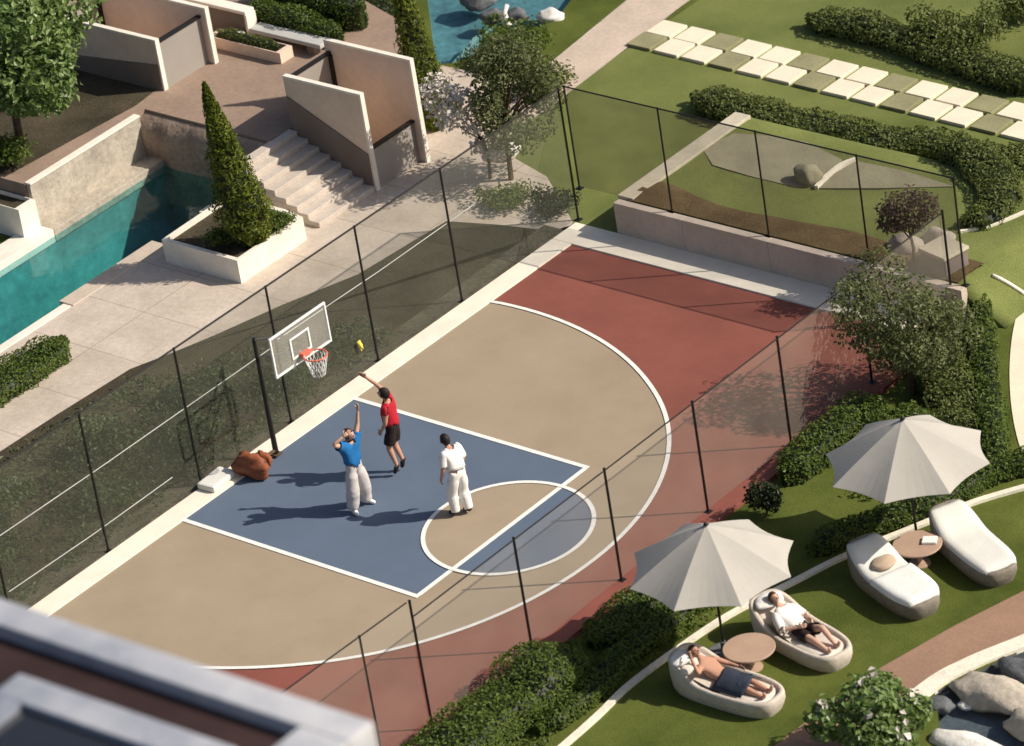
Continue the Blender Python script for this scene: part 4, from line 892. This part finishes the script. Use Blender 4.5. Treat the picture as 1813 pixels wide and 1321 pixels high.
def head_extra(hc, fwd, up, s=1.0):
    f = Vector(fwd).normalized(); u = Vector(up); u = (u-f*u.dot(f)).normalized(); l = u.cross(f); hc = Vector(hc)
    b = MB(); n_ = 14
    # skull + face as one shaped ellipsoid, with nose, chin and ears
    bm = bmesh.new(); bmesh.ops.create_icosphere(bm, subdivisions=3, radius=1); vs = []
    for v in bm.verts:
        x, y, z = v.co
        X = x*0.098; Y = y*0.076; Z = z*0.118
        if z < -0.1 and x > 0: X *= 1-0.10*(-z); Y *= 1-0.30*(-z)
        if x < -0.2 and z < -0.4: X *= 0.8
        if x > 0.85 and abs(y) < 0.3 and -0.35 < z < 0.1: X += 0.020*(1-abs(y)/0.3)
        vs.append(hc+(f*X+l*Y+u*Z)*s)
    b.add(vs, [[v.index for v in q.verts] for q in bm.faces]); bm.free()
    for sg in (1, -1):
        b.blob(hc+(l*sg*0.078-f*0.005-u*0.005)*s, (0.018*s, 0.012*s, 0.030*s), 2, 0.05)
    b.tube([hc+(f*0.092+u*0.01)*s, hc+(f*0.115-u*0.022)*s, hc+(f*0.098-u*0.032)*s], [0.009*s, 0.014*s, 0.012*s], 6)
    b.tube([hc+(f*0.088-u*0.060+l*0.022)*s, hc+(f*0.096-u*0.058)*s, hc+(f*0.088-u*0.060-l*0.022)*s], [0.005*s, 0.009*s, 0.005*s], 6)
    return b, f, u, l
def person(label, P, loc, rz, cloth, skinm, hairm, hair_long=False, s=1.0, face=None, hcurl=0.35, palm=None):
    """P: joints in local space, +X is the facing direction"""
    t = thing('person', label, 'person', loc, rz)
    V = {k: Vector(v)*s for k, v in P.items()}
    names = ['pelvis', 'belly', 'chest', 'neck', 'nape', 'shl', 'ell', 'wrl', 'shr', 'elr', 'wrr', 'hil', 'knl', 'cal', 'anl', 'tol', 'hir', 'knr', 'car', 'anr', 'tor']
    V['nape'] = V['neck'].lerp(V['head'], 0.45)
    for a in 'lr': V['ca'+a] = V['kn'+a].lerp(V['an'+a], 0.3)
    rad = dict(pelvis=(.150, .115), belly=(.130, .100), chest=(.155, .110), neck=.062, nape=.056, shl=.068, ell=.043, wrl=.027, shr=.068, elr=.043, wrr=.027, hil=.092, knl=.058, cal=.058, anl=.036, tol=.030, hir=.092, knr=.058, car=.058, anr=.036, tor=.030)
    E_ = [('pelvis', 'belly'), ('belly', 'chest'), ('chest', 'neck'), ('neck', 'nape'), ('chest', 'shl'), ('shl', 'ell'), ('ell', 'wrl'), ('chest', 'shr'), ('shr', 'elr'), ('elr', 'wrr'), ('pelvis', 'hil'), ('hil', 'knl'), ('knl', 'cal'), ('cal', 'anl'), ('anl', 'tol'), ('pelvis', 'hir'), ('hir', 'knr'), ('knr', 'car'), ('car', 'anr'), ('anr', 'tor')]
    def sc(r): return tuple(x*s for x in r) if isinstance(r, tuple) else r*s
    hd, f, u, l = head_extra(V['head'], face or (1, 0, 0), V['head']-V['neck'] if face is None else (V['head']-V['neck']), s)
    ex = MB(); ex.add(hd.v, hd.f)
    for a, sg in (('l', 1), ('r', -1)):
        h = hand_mb(V['wr'+a], V['el'+a], palm or (0.3, sg, 0.2), sg, hcurl, s); ex.add(h.v, h.f)
    for k in ('pelvis', 'belly', 'chest'): rad[k] = tuple(q*1.12 for q in rad[k])
    bare = skin('body', [V[k] for k in names], [(names.index(a), names.index(b_)) for a, b_ in E_], [sc(rad[k]) for k in names], None, None, 2, 0)
    skin('body', [V[k] for k in names], [(names.index(a), names.index(b_)) for a, b_ in E_], [sc(rad[k]) for k in names], skinm, t, 2, 0, (ex.v, ex.f))
    for sg in (1, -1): MB().blob(V['head']+(f*0.086+l*sg*0.032+u*0.012)*s, (0.010*s, 0.012*s, 0.008*s), 1, 0).build('eye', M_eye, t)
    # hair: shell over the skull
    bm = bmesh.new(); bmesh.ops.create_icosphere(bm, subdivisions=3, radius=1); hv = []; keep = []
    for v in bm.verts:
        x, y, z = v.co; k = 1.0+0.06*mnoise.noise(v.co*6)
        hv.append(V['head']+(f*(x*0.112*k-0.006)+l*y*0.090*k+u*(z*0.130*k+0.006))*s)
    hf = [[v.index for v in q.verts] for q in bm.faces if q.calc_center_median().z > (-0.45 if hair_long else -0.25) - 0.2*(q.calc_center_median().x < -0.5) and not (q.calc_center_median().x > 0.35 and q.calc_center_median().z < 0.48)]
    bm.free(); h_ = MB().add(hv, hf).build('hair', hairm, t, True); so = h_.modifiers.new('thick', 'SOLIDIFY'); so.thickness = 0.012
    top_m, sleeves, bot_m, bot_len, shoe_m, loose = cloth
    bones = [(a, b_) for a, b_ in E_]
    def near(p):
        best = (9, None, 0)
        for a, b_ in bones:
            A, B = V[a], V[b_]; ab = B-A; q = max(0, min(1, (p-A).dot(ab)/ab.length_squared)); d = (p-A-ab*q).length
            ra_ = rad[a]; d -= (sum(ra_)/2 if isinstance(ra_, tuple) else ra_)*0.6*s
            if d < best[0]: best = (d, (a, b_), q)
        return best[1], best[2]
    info = [near(Vector(v)) for v in bare.v]
    nrm = [Vector() for _ in bare.v]
    for f_ in bare.f:
        c = [Vector(bare.v[i]) for i in f_]; nn = (c[2]-c[0]).cross(c[-1]-c[1])
        for i in f_: nrm[i] += nn
    LEGK = {'hi': 0.0, 'kn': 1.0, 'ca': 1.3, 'an': 2.0, 'to': 2.4}
    def legpos(e, q):
        return LEGK.get(e[0][:2], 0.0)+(LEGK.get(e[1][:2], 0.0)-LEGK.get(e[0][:2], 0.0))*q
    def garment(name, m, inside, off):
        keep = [i for i in range(len(bare.v)) if inside(*info[i])]; ks = set(keep)
        fs_ = [f_ for f_ in bare.f if sum(i in ks for i in f_) >= len(f_)-1]
        used = sorted({i for f_ in fs_ for i in f_}); mp = {i: k for k, i in enumerate(used)}
        vs_ = []
        for i in used:
            n_ = nrm[i].normalized() if nrm[i].length > 0 else Vector((0, 0, 1)); o_ = off(*info[i]); w_ = 1+0.20*mnoise.noise(Vector(bare.v[i])*6)
            vs_.append(Vector(bare.v[i])+n_*o_*w_*s)
        ob = MB().add(vs_, [[mp[i] for i in f_] for f_ in fs_]).build(name, m, t, True); so_ = ob.modifiers.new('thick', 'SOLIDIFY'); so_.thickness = 0.006; so_.offset = 0; return ob
    if top_m:
        def in_top(e, q):
            if e in (('belly', 'chest'), ('chest', 'shl'), ('chest', 'shr')): return True
            if e == ('pelvis', 'belly'): return q > 0.05
            if e == ('chest', 'neck'): return q < 0.72
            if e[0] in ('shl', 'shr'): return q < sleeves
            if e[0] in ('ell', 'elr'): return sleeves > 0.85 and q < 0.3
            return False
        garment('shirt', top_m, in_top, lambda e, q: 0.026+loose*0.35)
    if bot_m:
        def in_bot(e, q):
            if e in (('pelvis', 'hil'), ('pelvis', 'hir')): return True
            if e == ('pelvis', 'belly'): return q < 0.45
            if e[0][:2] in ('hi', 'kn', 'ca'): return legpos(e, q) < bot_len
            return False
        def off_bot(e, q):
            if e[0] == 'pelvis': return 0.016
            return 0.018+loose*min(1.6, 0.4+legpos(e, q))
        garment('trousers' if bot_len > 1 else 'shorts', bot_m, in_bot, off_bot)
    if shoe_m:
        for a in 'lr':
            an, to = V['an'+a], V['to'+a]; d = (to-an); up = (V['kn'+a]-an).normalized()
            skin('shoe', [an+up*0.03*s, an-d*0.25-up*0.02*s, an.lerp(to, 0.55), to+d*0.12], [(0, 1), (0, 2), (2, 3)], [sc(.047), sc(.042), sc(.047), sc(.034)], shoe_m, t, 2, 0)
    return t
STAND = dict(pelvis=(0, 0, .96), belly=(0.01, 0, 1.12), chest=(0.0, 0, 1.32), neck=(0.01, 0, 1.47), head=(0.045, 0, 1.62), shl=(0, .175, 1.41), shr=(0, -.175, 1.41), ell=(0.0, .24, 1.13), elr=(0.0, -.24, 1.13), wrl=(.10, .25, .90), wrr=(.10, -.25, .90),
             hil=(0, .095, .90), hir=(0, -.095, .90), knl=(.03, .11, .50), knr=(.03, -.11, .50), anl=(-.01, .12, .085), anr=(-.01, -.12, .085), tol=(.15, .14, .035), tor=(.15, -.14, .035))
def pose(**k): d = dict(STAND); d.update(k); return d
# red shirt, jumping, right arm high (facing the hoop, -X)
p = G(708, 826, 0.16)
hoop_dir = math.atan2(0.25-p.y, 1.4-p.x)
person('person in red shirt and black shorts jumping with one arm raised to the hoop',
       pose(pelvis=(0.03, 0, .97), belly=(.03, 0, 1.13), chest=(.01, 0, 1.33), neck=(.02, 0, 1.48), head=(.05, 0.02, 1.63), shr=(.04, -.16, 1.46), elr=(.22, -.17, 1.68), wrr=(.42, -.14, 1.86), shl=(0, .175, 1.40), ell=(.02, .23, 1.13), wrl=(.16, .17, .93),
            knl=(.10, .10, .55), knr=(.07, -.09, .53), anl=(.0, .10, .16), anr=(-.05, -.08, .18), tol=(.07, .11, .03), tor=(.0, -.09, .04)),
       (p.x, p.y, 0.06), hoop_dir, (M_red_t, 0.45, M_black_t, 0.75, M_shoe, 0.02), M_skin, M_hair, face=(1, 0, 0.25), hcurl=0.2, s=1.04)
# blue shirt, arms up, facing the shooter
p = G(640, 902, 0.0)
person('person in blue shirt and loose grey trousers defending with both arms up',
       pose(shl=(0.0, .175, 1.43), ell=(.0, .30, 1.68), wrl=(.04, .33, 1.96), shr=(0, -.175, 1.43), elr=(-.02, -.38, 1.58), wrr=(.10, -.20, 1.70), knl=(.03, .15, .50), knr=(.03, -.15, .50), anl=(-.02, .19, .085), anr=(-.02, -.19, .085), tol=(.13, .24, .035), tor=(.13, -.24, .035)),
       (p.x, p.y, 0.02), hoop_dir+math.pi-0.35, (M_blue_t, 0.5, M_grey_t, 1.95, M_white_t, 0.034), M_skinp, M_hairb, True, face=(1, 0.2, 0.1), hcurl=0.15)
# white clothes, watching, slight crouch
p = G(820, 912, 0.0)
person('person all in white with dark hair watching from the free throw circle',
       pose(pelvis=(-.06, 0, .92), belly=(-.02, 0, 1.08), chest=(.05, 0, 1.26), neck=(.10, 0, 1.41), head=(.16, 0, 1.54), shl=(.05, .175, 1.36), shr=(.05, -.175, 1.36), ell=(.03, .25, 1.07), elr=(.03, -.25, 1.07), wrl=(.13, .25, .84), wrr=(.15, -.24, .85),
            hil=(-.05, .095, .87), hir=(-.05, -.095, .87), knl=(.08, .11, .48), knr=(.02, -.11, .48), anl=(.05, .11, .085), anr=(-.08, -.10, .085), tol=(.22, .12, .035), tor=(.09, -.12, .035)),
       (p.x, p.y, 0.02), math.pi-0.15, (M_white_t, 0.8, M_white_t, 1.93, M_shoe, 0.018), M_skin, M_hair, face=(1, 0, -0.05))
# reclining people on the loungers (lounger axis +X towards the feet; body lies along it)
def recline(zs, zh, dy=0.0, bend=0.0):
    return dict(pelvis=(0.02, dy, zs+.12), belly=(-.17, dy, zs+.17), chest=(-.37, dy, zs+.29), neck=(-.52, dy, zs+.40), head=(-.64, dy, zs+.50), shl=(-.43, .175+dy, zs+.33), shr=(-.43, -.175+dy, zs+.33), ell=(-.20, .29+dy, zs+.20), elr=(-.20, -.29+dy, zs+.20),
                wrl=(.02, .22+dy, zs+.24), wrr=(.02, -.22+dy, zs+.24), hil=(.08, .09+dy, zs+.12), hir=(.08, -.09+dy, zs+.12), knl=(.46, .11+dy, zs+.16+bend), knr=(.46, -.10+dy, zs+.14), anl=(.84, .10+dy, zs+.07), anr=(.86, -.10+dy, zs+.07), tol=(.88, .13+dy, zs+.20), tor=(.90, -.13+dy, zs+.20))
P4 = recline(0.24, 0.5); P4.update(elr=(-.30, -.36, .60), wrr=(-.52, -.24, .78), ell=(-.16, .30, .46), wrl=(.06, .30, .46))
pr4 = person('bare chested person lying on the lowest lounger with a navy towel over the hips', P4, (loc4[0], loc4[1], 0.0), rz4, (None, 0, M_navy_t, 0.9, None, 0.03), M_skin, M_hairb, face=(0.75, 0, 0.65), s=1.0)
vs = []; fs = []
for i in range(13):
    for k in range(9):
        x = -0.10+0.62*i/12; y = -0.33+0.66*k/8; z = 0.24+0.255*max(0, 1-(y/0.33)**2*0.7)+0.012*mnoise.noise(Vector((x*6, y*6, 0)))
        vs.append((x+0.05*math.sin(k*0.7), y, z))
for i in range(12):
    for k in range(8): a = i*9+k; fs.append((a, a+9, a+10, a+1))
o = MB().add(vs, fs).build('towel', M_navy_t, None, True); so = o.modifiers.new('thick', 'SOLIDIFY'); so.thickness = 0.012; o.location = (loc4[0], loc4[1], 0.02); o.rotation_euler = (0, 0, rz4)
tag(o, 'navy towel spread over the hips of the person on the lowest lounger', 'towel')
P3 = recline(0.24, 0.5, 0, 0.14); P3.update(elr=(-.14, -.30, .44), wrr=(.10, -.12, .52))
person('person in an open white shirt and black shorts lying on the upper occupied lounger', P3, (loc3[0], loc3[1], 0.0), rz3, (M_white_t, 0.95, M_black_t, 0.7, None, 0.02), M_skinp, M_hairb, True, face=(0.75, 0, 0.65), s=1.0)

# ------------------------------------------------------------------ VILLA (foreground roof, out of focus)
RZ = 21.0
cR = G(662, 1277, RZ); cL = G(0, 1058, RZ)
t = thing('villa', 'flat roofed white villa with dark roof recess blurred in the lower left foreground', 'building', (cR.x, cR.y, 0.0)); t.rotation_euler = (0, 0, math.atan2((cR-cL).y, (cR-cL).x))
VL, VD = 8.1, 5.5
MB().box(-VL+0.25, -0.25, -VD+0.25, -0.25, 0, RZ-0.605).build('wall', M_cap, t)
f0 = 0.37
b = MB(); b.box(-VL, 0, -f0, 0, RZ-0.45, RZ, bev=0.03); b.box(-VL, 0, -VD, -VD+f0, RZ-0.45, RZ, bev=0.03); b.box(-0.60, -0.003, -VD+f0, -f0, RZ-0.45, RZ-0.004, bev=0.02); b.box(-VL+0.003, -VL+0.7, -VD+f0, -f0, RZ-0.45, RZ-0.004, bev=0.02)
b.build('parapet', M_rooftop, t)
MB().box(-VL+0.25, -0.25, -VD+0.25, -0.25, RZ-0.60, RZ-0.16).build('roof', M_roofdk, t)
b = MB(); sx0, sx1, sy1, sy0 = -3.74, -0.92, -0.89, -VD+0.9; bw_ = 0.38; zt = RZ-0.02
b.box(sx0, sx1, sy1-bw_, sy1, RZ-0.158, zt, bev=0.02); b.box(sx0, sx1, sy0, sy0+bw_, RZ-0.158, zt, bev=0.02); b.box(sx1-bw_, sx1-0.003, sy0+bw_, sy1-bw_, RZ-0.158, zt-0.004); b.box(sx0+0.003, sx0+bw_, sy0+bw_, sy1-bw_, RZ-0.158, zt-0.004)
sk = b.build('skylight', M_rooftop, t)
MB().box(sx0+bw_, sx1-bw_, sy0+bw_, sy1-bw_, RZ-0.155, RZ-0.10).build('glass', M_glassdk, sk)
